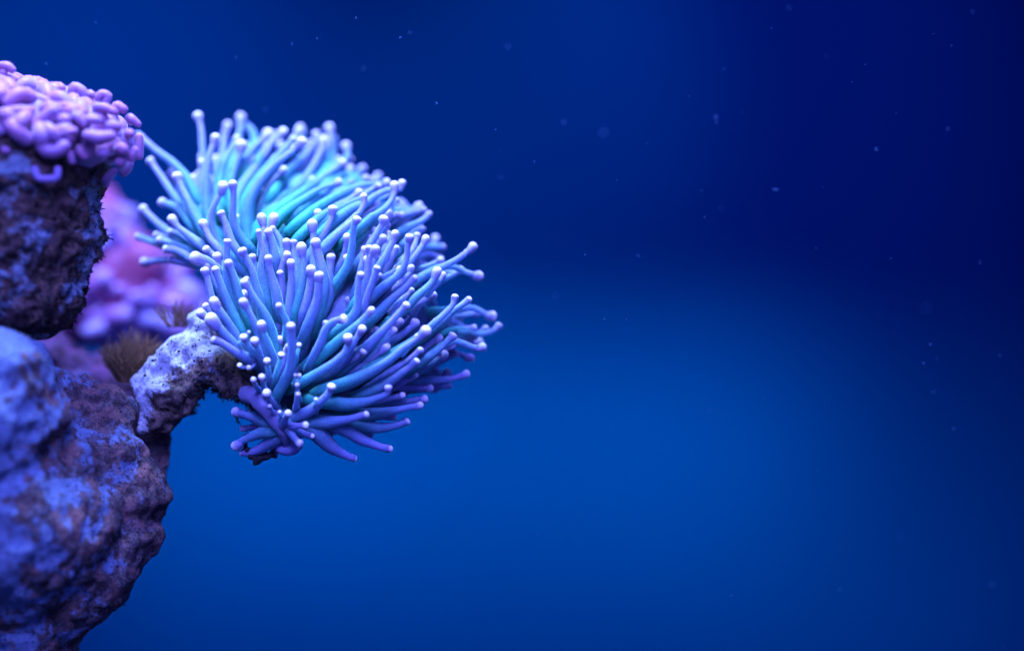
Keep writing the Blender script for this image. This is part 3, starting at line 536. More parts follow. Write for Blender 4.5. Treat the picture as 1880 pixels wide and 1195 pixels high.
    (0.00616,0.01403,0.00748,[(-0.2622,-0.08,1.1406),(-0.2857,-0.0733,1.1334),(-0.3092,-0.0668,1.1285),(-0.3352,-0.0596,1.1247),(-0.3707,-0.05,1.1254)]),
    (0.00543,0.01203,0.00615,[(-0.2602,0.02,1.0972),(-0.2754,0.003,1.1028),(-0.2947,-0.02,1.1134)]),
    (0.00669,0.01542,0.00759,[(-0.223,-0.03,1.0756),(-0.2425,-0.0326,1.0804),(-0.2609,-0.0351,1.0875),(-0.2793,-0.0376,1.0958),(-0.2976,-0.0405,1.1099),(-0.3296,-0.045,1.124)]),
    (0.00716,0.01784,0.00761,[(-0.2877,-0.02,1.0575),(-0.3058,-0.0254,1.0648),(-0.3262,-0.032,1.0769),(-0.3396,-0.0374,1.0911),(-0.3574,-0.045,1.1124)]),
    (0.00526,0.01048,0.00695,[(-0.3695,-0.095,1.1219),(-0.3858,-0.0812,1.12),(-0.4112,-0.06,1.119)]),
    (0.00619,0.01174,0.00551,[(-0.3611,-0.065,1.1008),(-0.3744,-0.059,1.1039),(-0.3939,-0.05,1.1104)]),
    (0.00527,0.01285,0.00697,[(-0.3808,-0.085,1.0894),(-0.3909,-0.0768,1.098),(-0.4012,-0.0663,1.1112),(-0.4106,-0.055,1.1268)]),
    (0.00524,0.01161,0.00743,[(-0.3991,-0.105,1.1429),(-0.4073,-0.0836,1.1316),(-0.4135,-0.06,1.1178)]),
    (0.00306,0.00698,0.00446,[(-0.4145,-0.1,1.1454),(-0.4158,-0.0797,1.136),(-0.4158,-0.06,1.127)]),
    (0.00306,0.00698,0.00446,[(-0.4327,-0.1,1.1559),(-0.4305,-0.0809,1.1464),(-0.4273,-0.06,1.1362)]),
    (0.00305,0.00695,0.00494,[(-0.3824,-0.112,1.1943),(-0.3834,-0.0988,1.1859),(-0.3848,-0.08,1.1738)]),
    (0.00305,0.00695,0.00494,[(-0.3806,-0.112,1.1779),(-0.3834,-0.0992,1.17),(-0.3871,-0.08,1.1578)]),
    (0.00305,0.00696,0.00396,[(-0.349,-0.11,1.1685),(-0.3506,-0.1008,1.1632),(-0.3539,-0.08,1.1509)]),
    (0.00262,0.00579,0.00346,[(-0.3852,-0.112,1.2118),(-0.3869,-0.1007,1.2065),(-0.3905,-0.08,1.1967)]),
    (0.00262,0.00579,0.00395,[(-0.3779,-0.112,1.2108),(-0.3802,-0.099,1.2041),(-0.3848,-0.08,1.1945)]),
    (0.00262,0.00579,0.00445,[(-0.3788,-0.112,1.2653),(-0.3816,-0.0984,1.2565),(-0.3871,-0.08,1.2449)]),
    (0.00524,0.01044,0.00742,[(-0.4365,-0.11,1.1794),(-0.4344,-0.0864,1.1672),(-0.4296,-0.06,1.1547)]),
    (0.0048,0.00714,0.00693,[(-0.4453,-0.108,1.2078),(-0.4458,-0.0969,1.1984),(-0.444,-0.082,1.1862),(-0.4416,-0.07,1.1766)]),
    (0.00394,0.00626,0.00595,[(-0.4616,-0.098,1.203),(-0.461,-0.082,1.1953),(-0.4587,-0.06,1.1855)]),
    (0.00479,0.00712,0.00642,[(-0.4353,-0.115,1.2371),(-0.4358,-0.104,1.2272),(-0.4359,-0.0892,1.2138),(-0.4357,-0.07,1.1963)]),
    (0.00435,0.00623,0.00592,[(-0.4097,-0.118,1.2479),(-0.4136,-0.1071,1.235),(-0.4189,-0.0956,1.2218),(-0.4241,-0.0842,1.2085),(-0.4324,-0.07,1.1923)]),
    (0.00524,0.00714,0.00791,[(-0.458,-0.11,1.2727),(-0.4556,-0.0985,1.2622),(-0.4528,-0.0854,1.2503),(-0.4508,-0.07,1.2357)]),
    (0.00524,0.00715,0.00743,[(-0.4782,-0.105,1.2792),(-0.475,-0.0949,1.2687),(-0.4678,-0.0808,1.2555),(-0.4593,-0.065,1.2408)]),
    (0.00219,0.00358,0.00397,[(-0.4698,-0.1,1.288),(-0.4725,-0.0991,1.2844),(-0.4765,-0.098,1.2805)]),
    (0.00438,0.00805,0.00694,[(-0.447,-0.1,1.301),(-0.4438,-0.094,1.2896),(-0.4384,-0.0856,1.2739),(-0.433,-0.076,1.2554),(-0.4288,-0.0672,1.2382),(-0.4271,-0.06,1.2236)]),
    (0.00526,0.00806,0.00745,[(-0.4163,-0.095,1.3346),(-0.4118,-0.089,1.3248),(-0.4074,-0.0821,1.3131),(-0.4044,-0.0741,1.2987),(-0.4067,-0.065,1.2816)]),
    (0.00692,0.00973,0.00931,[(-0.3904,-0.14,1.2987),(-0.3899,-0.1326,1.2845),(-0.3908,-0.1246,1.269),(-0.3918,-0.1159,1.2521),(-0.393,-0.1072,1.235),(-0.3962,-0.1004,1.2219),(-0.4037,-0.0917,1.2061),(-0.4125,-0.0834,1.1914),(-0.4213,-0.075,1.1768)]),
    (0.00263,0.00537,0.00497,[(-0.4867,-0.095,1.2283),(-0.4846,-0.0819,1.2241),(-0.4784,-0.06,1.225)]),
    (0.00263,0.00537,0.00447,[(-0.4704,-0.095,1.225),(-0.4673,-0.0841,1.2255),(-0.4626,-0.06,1.2315)]),
    (0.00528,0.0099,0.00748,[(-0.4802,-0.08,1.3773),(-0.4702,-0.0772,1.3624),(-0.4592,-0.0738,1.3441),(-0.4459,-0.0699,1.3235),(-0.4372,-0.0664,1.3028),(-0.4307,-0.0626,1.2798),(-0.4266,-0.059,1.2568),(-0.4294,-0.055,1.2313)]),
    (0.00525,0.00894,0.00843,[(-0.4797,-0.1,1.3415),(-0.4704,-0.0932,1.3234),(-0.4621,-0.0865,1.3051),(-0.456,-0.0808,1.2891),(-0.4501,-0.073,1.2661),(-0.442,-0.065,1.243)]),
    (0.00619,0.00995,0.00853,[(-0.5121,-0.06,1.4123),(-0.5027,-0.058,1.3881),(-0.4961,-0.0562,1.3651),(-0.4894,-0.0546,1.3444),(-0.4805,-0.0524,1.3167),(-0.4692,-0.05,1.2867)]),
    (0.00619,0.00905,0.00853,[(-0.5352,-0.06,1.4001),(-0.5279,-0.0592,1.3789),(-0.5166,-0.058,1.3489),(-0.5052,-0.0569,1.3236),(-0.4938,-0.0561,1.3029),(-0.4801,-0.055,1.2775)]),
    (0.00533,0.00818,0.00806,[(-0.5573,-0.045,1.3989),(-0.5507,-0.0461,1.3769),(-0.5459,-0.0472,1.356),(-0.5376,-0.0485,1.3306),(-0.5201,-0.05,1.3052)]),
    (0.00535,0.0082,0.00859,[(-0.5529,-0.035,1.4103),(-0.5464,-0.0362,1.3956),(-0.5381,-0.0378,1.377),(-0.5238,-0.04,1.3515)]),
    (0.00536,0.00821,0.00809,[(-0.5374,-0.03,1.4255),(-0.5333,-0.031,1.412),(-0.5307,-0.0325,1.3911),(-0.5176,-0.035,1.3585)]),
    (0.00494,0.00734,0.00712,[(-0.5598,-0.01,1.4395),(-0.5493,-0.01,1.4314),(-0.5376,-0.01,1.4174),(-0.5189,-0.01,1.3963)]),
    (0.00801,0.00819,0.0111,[(-0.5736,-0.04,1.4222),(-0.559,-0.0375,1.4199),(-0.5432,-0.0344,1.4108),(-0.523,-0.03,1.3935)]),
    (0.00577,0.01088,0.00804,[(-0.5151,-0.052,1.452),(-0.5165,-0.0506,1.4345),(-0.5167,-0.0491,1.4161),(-0.5159,-0.0471,1.3907),(-0.5116,-0.0449,1.363),(-0.5003,-0.0428,1.3399),(-0.4868,-0.04,1.3075)]),
    (0.00531,0.00995,0.00802,[(-0.4865,-0.062,1.4345),(-0.4771,-0.0606,1.418),(-0.4681,-0.0587,1.395),(-0.4614,-0.0566,1.3674),(-0.4548,-0.0545,1.3398),(-0.4505,-0.0524,1.3121),(-0.4438,-0.05,1.2798)]),
    (0.00491,0.0073,0.00708,[(-0.473,-0.03,1.4244),(-0.4684,-0.03,1.4097),(-0.4649,-0.03,1.3911),(-0.4603,-0.03,1.3679)]),
    (0.00572,0.009,0.00798,[(-0.5344,-0.08,1.3422),(-0.5253,-0.0768,1.3281),(-0.5144,-0.0731,1.312),(-0.5035,-0.069,1.2937),(-0.4926,-0.065,1.2752),(-0.4794,-0.06,1.2522)]),
    (0.00533,0.00817,0.00754,[(-0.5547,-0.05,1.3352),(-0.5455,-0.05,1.3236),(-0.5339,-0.05,1.3098),(-0.5177,-0.05,1.289)]),
    (0.00619,0.00813,0.00801,[(-0.5616,-0.065,1.3217),(-0.5503,-0.0637,1.3144),(-0.5389,-0.0625,1.3063),(-0.5209,-0.06,1.2867)]),
    (0.00746,0.00898,0.01095,[(-0.5385,-0.088,1.3101),(-0.5287,-0.0848,1.3005),(-0.5157,-0.08,1.2845),(-0.5026,-0.0755,1.2707),(-0.4873,-0.07,1.2523)]),
    (0.00702,0.00987,0.00995,[(-0.5336,-0.09,1.2736),(-0.5194,-0.0856,1.2685),(-0.5064,-0.0809,1.2593),(-0.4911,-0.0758,1.2501),(-0.4735,-0.07,1.2408)]),
    (0.00451,0.00738,0.00869,[(-0.4607,0.01,1.4969),(-0.4573,0.0068,1.4844),(-0.457,0.0041,1.4735),(-0.4591,0.0,1.4573)]),
    (0.0054,0.00828,0.00918,[(-0.4377,0.0,1.4963),(-0.4427,-0.0033,1.4825),(-0.4464,-0.0055,1.4731),(-0.4472,-0.01,1.4528)]),
    (0.00539,0.00917,0.00661,[(-0.4385,-0.01,1.4768),(-0.4281,-0.0134,1.4633),(-0.421,-0.0169,1.4472),(-0.4179,-0.0204,1.4297),(-0.4187,-0.025,1.407)]),
    (0.00625,0.00912,0.00809,[(-0.4436,-0.03,1.4699),(-0.438,-0.03,1.4586),(-0.4341,-0.03,1.444),(-0.4314,-0.03,1.4294),(-0.4314,-0.03,1.4095)]),
    (0.00489,0.01,0.00655,[(-0.4597,-0.042,1.4693),(-0.4577,-0.0423,1.4567),(-0.4524,-0.0426,1.4408),(-0.4523,-0.043,1.425),(-0.4549,-0.0433,1.4091),(-0.4549,-0.0436,1.3958),(-0.4509,-0.044,1.376),(-0.4468,-0.0445,1.3562),(-0.4415,-0.045,1.3324)]),
    (0.00537,0.00823,0.0,[(-0.4499,-0.02,1.463),(-0.447,-0.0217,1.447),(-0.4455,-0.0232,1.4336),(-0.444,-0.025,1.4163)]),
    (0.00536,0.00822,0.0076,[(-0.4114,-0.025,1.4524),(-0.4107,-0.025,1.4415),(-0.4121,-0.025,1.4309),(-0.4147,-0.025,1.4123)]),
    (0.00537,0.01006,0.0071,[(-0.3996,-0.02,1.4517),(-0.3978,-0.0218,1.4403),(-0.3962,-0.0245,1.4229),(-0.3932,-0.0277,1.4029),(-0.3928,-0.0308,1.3829),(-0.395,-0.035,1.3563)]),
    (0.00535,0.00821,0.00859,[(-0.4093,-0.032,1.428),(-0.4139,-0.0325,1.4174),(-0.4191,-0.0331,1.4054),(-0.4203,-0.0341,1.3828),(-0.4189,-0.035,1.3629)]),
    (0.00539,0.00734,0.00865,[(-0.4301,-0.008,1.4269),(-0.4268,-0.0126,1.418),(-0.4246,-0.02,1.4031)]),
    (0.00576,0.00997,0.00804,[(-0.3994,-0.055,1.4124),(-0.3994,-0.0545,1.3995),(-0.3989,-0.0537,1.3824),(-0.3996,-0.053,1.3653),(-0.401,-0.0522,1.3455),(-0.4024,-0.0513,1.3231),(-0.4059,-0.05,1.2927)]),
    (0.00534,0.00727,0.00756,[(-0.421,-0.042,1.3946),(-0.4188,-0.0415,1.384),(-0.4188,-0.0409,1.3694),(-0.4176,-0.04,1.3483)]),
    (0.00577,0.00997,0.00754,[(-0.4409,-0.052,1.4213),(-0.4393,-0.0517,1.4062),(-0.4354,-0.0513,1.3904),(-0.4302,-0.0509,1.3745),(-0.4263,-0.0506,1.3574),(-0.4224,-0.05,1.3323)]),
    (0.00667,0.01091,0.00907,[(-0.3821,-0.042,1.4406),(-0.3789,-0.0431,1.4236),(-0.3788,-0.044,1.4091),(-0.3794,-0.045,1.3918),(-0.3819,-0.0461,1.3746),(-0.3857,-0.0473,1.3561),(-0.3909,-0.0486,1.3363),(-0.396,-0.05,1.3138)]),
    (0.00539,0.00826,0.00966,[(-0.3655,-0.01,1.4855),(-0.3642,-0.012,1.4727),(-0.3627,-0.0139,1.4607),(-0.3624,-0.0169,1.4419),(-0.3674,-0.02,1.4231)]),
    (0.00668,0.01274,0.00908,[(-0.3569,-0.038,1.4506),(-0.3535,-0.0391,1.4383),(-0.3481,-0.0407,1.4197),(-0.3439,-0.0422,1.4025),(-0.3411,-0.0439,1.3826),(-0.3423,-0.0456,1.3627),(-0.3474,-0.0475,1.3416),(-0.3564,-0.05,1.3138)]),
    (0.00536,0.00914,0.0,[(-0.3602,-0.025,1.4442),(-0.3604,-0.0302,1.4228),(-0.3599,-0.0351,1.4027),(-0.36,-0.04,1.3827)]),
    (0.0062,0.00996,0.00803,[(-0.3635,-0.058,1.4007),(-0.3636,-0.0568,1.3876),(-0.3651,-0.0554,1.3718),(-0.3679,-0.054,1.356),(-0.3733,-0.0521,1.3362),(-0.3815,-0.05,1.3138)]),
    (0.00706,0.01083,0.0085,[(-0.3472,-0.07,1.3892),(-0.348,-0.0679,1.3755),(-0.3496,-0.0652,1.3571),(-0.3538,-0.0624,1.3388),(-0.3607,-0.0592,1.3191),(-0.3717,-0.055,1.2927)]),
    (0.00625,0.01004,0.00911,[(-0.33,-0.028,1.4238),(-0.3305,-0.0297,1.4095),(-0.3317,-0.0318,1.3922),(-0.3301,-0.0342,1.3722),(-0.3338,-0.037,1.3496),(-0.3442,-0.04,1.3271)]),
    (0.00705,0.00865,0.00959,[(-0.6708,0.16,1.5357),(-0.6538,0.1477,1.5306),(-0.6357,0.1337,1.5219),(-0.6211,0.1189,1.5072),(-0.6042,0.1,1.4872)]),
    (0.00663,0.00872,0.00966,[(-0.7132,0.19,1.5249),(-0.6953,0.1746,1.5086),(-0.6748,0.1577,1.4919),(-0.6524,0.1399,1.4754),(-0.6265,0.12,1.4589)]),
    (0.006,0.01037,0.00889,[(-0.6389,0.09,1.4991),(-0.6272,0.0835,1.4847),(-0.6087,0.0753,1.4706),(-0.5903,0.0672,1.4566),(-0.572,0.059,1.4426),(-0.5536,0.05,1.4253)]),
    (0.00606,0.00858,0.0074,[(-0.649,0.13,1.4775),(-0.6336,0.1212,1.4745),(-0.6142,0.1086,1.4635),(-0.5871,0.09,1.4456)]),
    (0.00609,0.00863,0.0085,[(-0.6795,0.15,1.4723),(-0.6651,0.1427,1.4694),(-0.6479,0.1338,1.4647),(-0.6191,0.1172,1.4484),(-0.5904,0.1,1.4305)]),
    (0.00605,0.00856,0.00791,[(-0.668,0.12,1.4615),(-0.6527,0.112,1.4585),(-0.6299,0.0991,1.4494),(-0.607,0.0859,1.4386),(-0.5805,0.07,1.4243)]),
    (0.00663,0.00872,0.00859,[(-0.722,0.19,1.4707),(-0.7027,0.1764,1.4648),(-0.6785,0.1591,1.457),(-0.6544,0.1414,1.4476),(-0.6265,0.12,1.4346)]),
    (0.0074,0.0104,0.00786,[(-0.6524,0.1,1.4434),(-0.6356,0.0924,1.4422),(-0.6169,0.0832,1.435),(-0.5981,0.0729,1.4227),(-0.5721,0.06,1.4121)]),
    (0.00649,0.00853,0.00736,[(-0.6455,0.11,1.4248),(-0.626,0.0968,1.4201),(-0.599,0.0784,1.4143),(-0.5721,0.06,1.4087)]),
    (0.00614,0.00773,0.0091,[(-0.7086,0.18,1.4219),(-0.6868,0.166,1.4241),(-0.6591,0.1483,1.4252),(-0.6317,0.1305,1.4212),(-0.6007,0.11,1.4153)]),
    (0.00639,0.00933,0.00879,[(-0.5748,0.05,1.489),(-0.5681,0.045,1.4743),(-0.5588,0.0393,1.4588),(-0.5442,0.0328,1.4433),(-0.5316,0.027,1.4296),(-0.5154,0.02,1.4142)]),
    (0.00588,0.00833,0.00821,[(-0.5373,0.02,1.5068),(-0.5285,0.0175,1.4881),(-0.5231,0.0152,1.4695),(-0.5161,0.013,1.4526),(-0.5022,0.01,1.4323)]),
    (0.0057,0.00874,0.00915,[(-0.7007,0.2,1.6186),(-0.6824,0.1847,1.5953),(-0.6625,0.1674,1.5687),(-0.6427,0.1501,1.5424),(-0.6231,0.1328,1.5163),(-0.5944,0.11,1.4846)]),
    (0.00618,0.00874,0.00861,[(-0.6597,0.2,1.5951),(-0.6415,0.1759,1.5693),(-0.6162,0.1419,1.5335),(-0.5916,0.11,1.5011)]),
    (0.00651,0.01141,0.00896,[(-0.6353,0.12,1.582),(-0.6249,0.1108,1.5592),(-0.6091,0.0988,1.5308),(-0.5934,0.0869,1.5026),(-0.575,0.0744,1.4746),(-0.5483,0.06,1.4467)]),
    (0.00621,0.00879,0.0,[(-0.7286,0.22,1.672),(-0.6937,0.2003,1.6418),(-0.6595,0.1824,1.6176),(-0.6376,0.1693,1.5969),(-0.6218,0.1589,1.5793),(-0.602,0.14,1.5417)]),
    (0.0072,0.01472,0.00918,[(-0.5064,0.0,1.1412),(-0.495,-0.0065,1.1385),(-0.4787,-0.0157,1.1344),(-0.4561,-0.0287,1.1291),(-0.4287,-0.045,1.1194)]),
    (0.00543,0.0111,0.00667,[(-0.4964,0.02,1.1101),(-0.4837,0.0102,1.1121),(-0.4586,-0.0093,1.1161),(-0.432,-0.03,1.1157)]),
    (0.00673,0.01376,0.00915,[(-0.5043,-0.01,1.0801),(-0.4922,-0.0162,1.0895),(-0.4746,-0.0241,1.0974),(-0.4525,-0.0338,1.1054),(-0.4258,-0.045,1.1105)]),
    (0.0072,0.01288,0.00816,[(-0.4952,0.0,1.0667),(-0.4767,-0.0085,1.068),(-0.4574,-0.0182,1.0761),(-0.4381,-0.0289,1.0887),(-0.4189,-0.04,1.1028)]),
    (0.00721,0.00921,0.00919,[(-0.4363,0.005,1.0686),(-0.4287,-0.0082,1.08),(-0.4192,-0.025,1.0945)]),
    (0.01073,0.01279,0.0,[(-0.4192,-0.025,1.075),(-0.4052,-0.0293,1.0731),(-0.3912,-0.0344,1.0816),(-0.3966,-0.0399,1.0983),(-0.4064,-0.045,1.1105)]),
]

# ------------------------------------------------------------------ setting
vs = [(-14, 5.2, -7), (14, 5.2, -7), (14, 5.2, 9), (-14, 5.2, 9), (-14, 5.3, -7), (14, 5.3, -7), (14, 5.3, 9), (-14, 5.3, 9)]
fs = [(0, 1, 2, 3), (7, 6, 5, 4), (0, 4, 5, 1), (3, 2, 6, 7), (0, 3, 7, 4), (1, 5, 6, 2)]
fl = [(-14, -9, -.8), (14, -9, -.8), (14, 5.2, -.8), (-14, 5.2, -.8), (-14, -9, -.7), (14, -9, -.7), (14, 5.2, -.7), (-14, 5.2, -.7)]
tag(link('shade_floor', mesh('shade_floor', fl, [(3, 2, 1, 0), (4, 5, 6, 7), (0, 1, 5, 4), (1, 2, 6, 5), (2, 3, 7, 6), (3, 0, 4, 7)], False), M_FLOOR), kind='structure')  # unseen dark floor added to block light from below
tag(link('back_wall', mesh('back_wall', vs, fs, False), M_WALL), kind='structure')

# ------------------------------------------------------------------ live rock, lower left
def rough(seed, a1, f1, a2, f2, a3=0, f3=60):
    o = Vector((seed, seed * 1.7, -seed))
    return [lambda p: a1 * fbm(p + o, f1, 3),
            lambda p: a2 * fbm(p + o, f2, 5) - a3 * max(0, .22 - noise.voronoi(p * f3)[0][0] ** .5 * .6) / .22]

def balls(rows):
    out = []
    for x, y, d, r in rows:
        s = (DIST + d * K) / DIST
        out.append((P(x, y, d), r * K * s))
    return out

live = empty('live_rock', P(20, 1330, -60), 'large pale lumpy live rock in the lower left corner, pitted and crusted', 'rock')
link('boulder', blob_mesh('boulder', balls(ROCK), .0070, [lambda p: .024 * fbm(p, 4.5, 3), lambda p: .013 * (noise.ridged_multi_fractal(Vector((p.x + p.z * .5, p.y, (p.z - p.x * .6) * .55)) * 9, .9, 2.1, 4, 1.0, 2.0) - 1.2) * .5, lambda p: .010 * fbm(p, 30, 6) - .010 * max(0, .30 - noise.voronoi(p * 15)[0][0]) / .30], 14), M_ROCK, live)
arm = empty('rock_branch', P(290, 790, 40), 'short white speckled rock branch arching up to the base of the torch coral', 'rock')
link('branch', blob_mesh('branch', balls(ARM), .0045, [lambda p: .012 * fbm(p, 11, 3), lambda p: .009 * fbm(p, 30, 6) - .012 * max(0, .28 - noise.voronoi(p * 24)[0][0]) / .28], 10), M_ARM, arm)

# ------------------------------------------------------------------ the coral on a stalk, upper left
ham = empty('hammer_coral', P(10, 612, -60), 'pinkish violet hammer coral crowning a dark crusty stalk at the upper left', 'coral')
prof = [(250, 175), (290, 192), (330, 194), (350, 182), (365, 173), (400, 172), (440, 174), (470, 162), (495, 150), (530, 145), (565, 140), (590, 128), (604, 112), (611, 84), (612, 50)]
def stalk():
    vs, fs = [], []
    seg, rows = 150, 110
    ys = [250 + (612 - 250) * i / rows for i in range(rows + 1)]
    for y in ys:
        for j in range(len(prof) - 1):
            if prof[j][0] <= y <= prof[j + 1][0]:
                t = (y - prof[j][0]) / (prof[j + 1][0] - prof[j][0])
                r = prof[j][1] * (1 - t) + prof[j + 1][1] * t
                break
        for k in range(seg):
            a = 2 * math.pi * k / seg
            q = Vector((math.cos(a), math.sin(a), y * .006))
            r2 = r + 15 * noise.fractal(q * 2.2, 1, 2.1, 3) + 13 * noise.fractal(q * 8, .8, 2.1, 5) - 8
            lowf = max(0, (y - 520) / 92)
            vs.append(P(10, y, -60) + Vector((math.cos(a) * r2 * K, math.sin(a) * r2 * K, 5 * K * noise.noise(q * 9) + lowf * K * 16 * noise.fractal(Vector((math.cos(a), math.sin(a), .5)) * 3, .8, 2.1, 4))))
    for i in range(rows):
        for k in range(seg):
            k2 = (k + 1) % seg
            fs.append((i * seg + k, (i + 1) * seg + k, (i + 1) * seg + k2, i * seg + k2))
    fs.append(tuple(range(seg)))
    fs.append(tuple(range(rows * seg, (rows + 1) * seg))[::-1])
    return mesh('stalk', vs, fs)
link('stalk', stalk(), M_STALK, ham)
link('cap', blob_mesh('cap', balls([(60, 240, -60, 62), (130, 235, -60, 70), (190, 265, -60, 52), (0, 220, -60, 80), (-80, 220, -60, 90), (60, 235, -150, 62), (150, 250, -130, 60), (-40, 225, -170, 60), (80, 230, 40, 70), (170, 255, 30, 55)]),
                        .010, rough(5, .012, 9, .006, 22)), M_LOBE, ham)
def sausage(pts, r, parent, mat, name='tentacle', seg=10, n=9):
    c = catmull(pts, n)
    rad = [r * (0.86 + .14 * math.sin(math.pi * min(1, i / n * 1.0)) + .05 * noise.noise(c[0] * 40 + Vector((i, 0, 0)) * .4)) for i in range(n + 1)]
    return link(name, tube_mesh(name, c, rad, seg, wob=.10, seed=c[0].x * 50), mat, parent)
for ds, r, pts in LOBES:
    p3 = [P(x / 4.979, 100 + y / 4.979, ds) for x, y in pts]
    if len(p3) == 1:
        p3 = [p3[0] + Vector((-.004, .012, .002)), p3[0] + Vector((.004, 0, 0))]
    p3 = [p3[0] + Vector((-.006, .03, -.004))] + p3 if len(p3) == 2 and r < 45 else p3
    sausage(p3, r / 4.979 * K, ham, M_LOBE)
rr = random.Random(11)
cnt = 0
while cnt < 190:                 # the rest of the dome, all round
    u = rr.uniform(0, 2 * math.pi)
    v = rr.uniform(-.25, 1.0)
    ring = math.sqrt(max(0, 1 - v * v)) if v > 0 else 1 - .25 * abs(v)
    cx, cy, cd = 28, 243, -60
    x = cx + 205 * ring * math.cos(u)
    d = cd + 186 * ring * math.sin(u)
    y = cy - 88 * v + 30 * (x - 60) / 200 * (1 if v > -.1 else .4)
    o = P(x, y, d)
    nrm = Vector((math.cos(u) * ring / .2, math.sin(u) * ring / .2, v / .09)).normalized()
    tdir = (nrm.orthogonal().normalized())
    tdir.rotate(Quaternion(nrm, rr.uniform(0, 6.28)))
    L = rr.uniform(.008, .021)
    if u > math.pi and d < -130 and x > -20 and v < .8 and rr.random() < .4: continue
    a = o - tdir * L - nrm * .005
    b_ = o + nrm * .004
    c_ = o + tdir * L - nrm * .004
    sausage([a, b_, c_], rr.uniform(.012, .0155), ham, M_LOBE, n=7, seg=9)
    cnt += 1

# ------------------------------------------------------------------ soft coral and ledge far behind
soft = empty('soft_coral', P(250, 640, 800), 'blurred pink and lavender soft coral in the gap behind the stalk', 'coral')
link('body', blob_mesh('body', balls([(190, 430, 800, 75), (150, 390, 820, 70), (240, 500, 780, 80), (190, 520, 760, 90), (290, 560, 780, 70), (150, 560, 760, 70), (240, 590, 760, 60), (330, 590, 800, 60), (370, 600, 800, 50), (100, 470, 800, 90)]), .016, rough(8, .05, 5, .012, 16)), M_FARBODY, soft)
rr = random.Random(5)
for i in range(110):
    x = rr.uniform(130, 385)
    top = 375 + max(0, x - 195) * 1.05
    y = rr.uniform(top, 625)
    dd = 690 + rr.uniform(-25, 40) + (60 if y - top < 40 else 0)
    r = rr.uniform(13, 24)
    a = P(x, y, dd)
    v = Vector((rr.uniform(-1, 1), rr.uniform(-.6, .2), rr.uniform(-.3, 1))).normalized() * rr.uniform(.015, .04)
    sausage([a + Vector((0, .05, -.02)), a, a + v], r * K * 1.15, soft, M_FAR, 'lobe', seg=9, n=6)
ledge = empty('coralline_ledge', P(160, 720, 300), 'low purple crusted rock ledge between the live rock and the pink soft coral', 'rock')
link('ledge', blob_mesh('ledge', balls([(120, 690, 300, 60), (180, 710, 260, 55), (60, 680, 330, 80), (230, 735, 220, 50), (0, 700, 330, 90), (270, 715, 420, 62), (325, 690, 430, 60), (200, 705, 450, 60)]), .010, rough(12, .03, 7, .016, 20, .01, 30)), M_FARROCK, ledge)

# ------------------------------------------------------------------ algae
def strand(vs, fs, pts, r0, r1):
    fr = frames(pts)
    n = len(pts)
    b = len(vs)
    for i in range(n):
        r = r0 + (r1 - r0) * i / (n - 1)
        for k in range(3):
            a = k * 2.094
            vs.append(pts[i] + fr[i][0] * math.cos(a) * r + fr[i][1] * math.sin(a) * r)
    for i in range(n - 1):
        for k in range(3):
            k2 = (k + 1) % 3
            fs.append((b + i * 3 + k, b + i * 3 + k2, b + i * 3 + 3 + k2, b + i * 3 + 3 + k))
def tuft(base, width, height, n, seed, r0=.0016, spread=.55):
    q = random.Random(seed)
    vs, fs = [], []
    for i in range(n):
        a = q.uniform(0, 6.28)
        rad = math.sqrt(q.random())
        lean = Vector((math.cos(a) * rad * spread, math.sin(a) * rad * spread, 1)).normalized()
        h = height * (1 - .35 * rad) * q.uniform(.55, 1.05)
        s = base + Vector((math.cos(a), math.sin(a), 0)) * rad * width * .25
        pts = [s]
        v = lean.copy()
        for k in range(6):
            v = (v + Vector((q.uniform(-.22, .22), q.uniform(-.22, .22), q.uniform(-.12, .08)))).normalized()
            pts.append(pts[-1] + v * h / 6)
        strand(vs, fs, pts, r0, r0 * .5)
        for k in (3, 4, 5):
            if q.random() < .7:
                side = (v + Vector((q.uniform(-1, 1), q.uniform(-1, 1), q.uniform(-.2, .6)))).normalized()
                strand(vs, fs, [pts[k], pts[k] + side * h * .10, pts[k] + (side + Vector((0, 0, .3))) * h * .19], r0 * .6, r0 * .4)
    return mesh('algae', vs, fs)
tag(link('algae_tuft', tuft(P(246, 702, 120), .12, .108, 520, 2, .0012), M_ALGAE), 'bushy brown algae tuft growing beside the foot of the white rock branch', 'algae')
tag(link('algae_tuft', tuft(P(330, 600, 120), .10, .070, 70, 3, .0009, .9), M_ALGAE), 'thin brown algae wisps behind the top of the rock branch, under the torch coral', 'algae')

def fuzz(pts_n, length, seed, r0=.0011):
    q = random.Random(seed)
    vs, fs = [], []
    for p, nrm in pts_n:
        for j in range(3):
            v = (nrm + Vector((q.uniform(-.7, .7), q.uniform(-.7, .7), q.uniform(-.7, .5)))).normalized()
            L = length * q.uniform(.5, 1.3)
            strand(vs, fs, [p - nrm * .004, p + v * L * .5, p + v * L + Vector((q.uniform(-1, 1), q.uniform(-1, 1), q.uniform(-1, .5))) * L * .3], r0, r0 * .6)
    return mesh('fuzz', vs, fs)
def surf_pts(ob, test, n, seed):
    q = random.Random(seed)
    cand = [v for v in ob.data.vertices if test(v.co, v.normal)]
    return [(v.co.copy(), v.normal.copy()) for v in q.sample(cand, min(n, len(cand)))]
st = [o for o in ham.children if o.name.startswith('stalk')][0]
f = link('fuzz', fuzz(surf_pts(st, lambda p, q: p.z > CAM_Z - .012 and p.z < CAM_Z + .24, 900, 4), .0065, 5, .0008), M_DARK, ham)
f['kind'] = 'stuff'
br = arm.children[0]
f = link('fuzz', fuzz(surf_pts(br, lambda p, q: q.z < -.25 and p.x > P(330, 0, 0).x, 260, 6), .006, 7), M_DARK, arm)
f['kind'] = 'stuff'
bo = live.children[0]
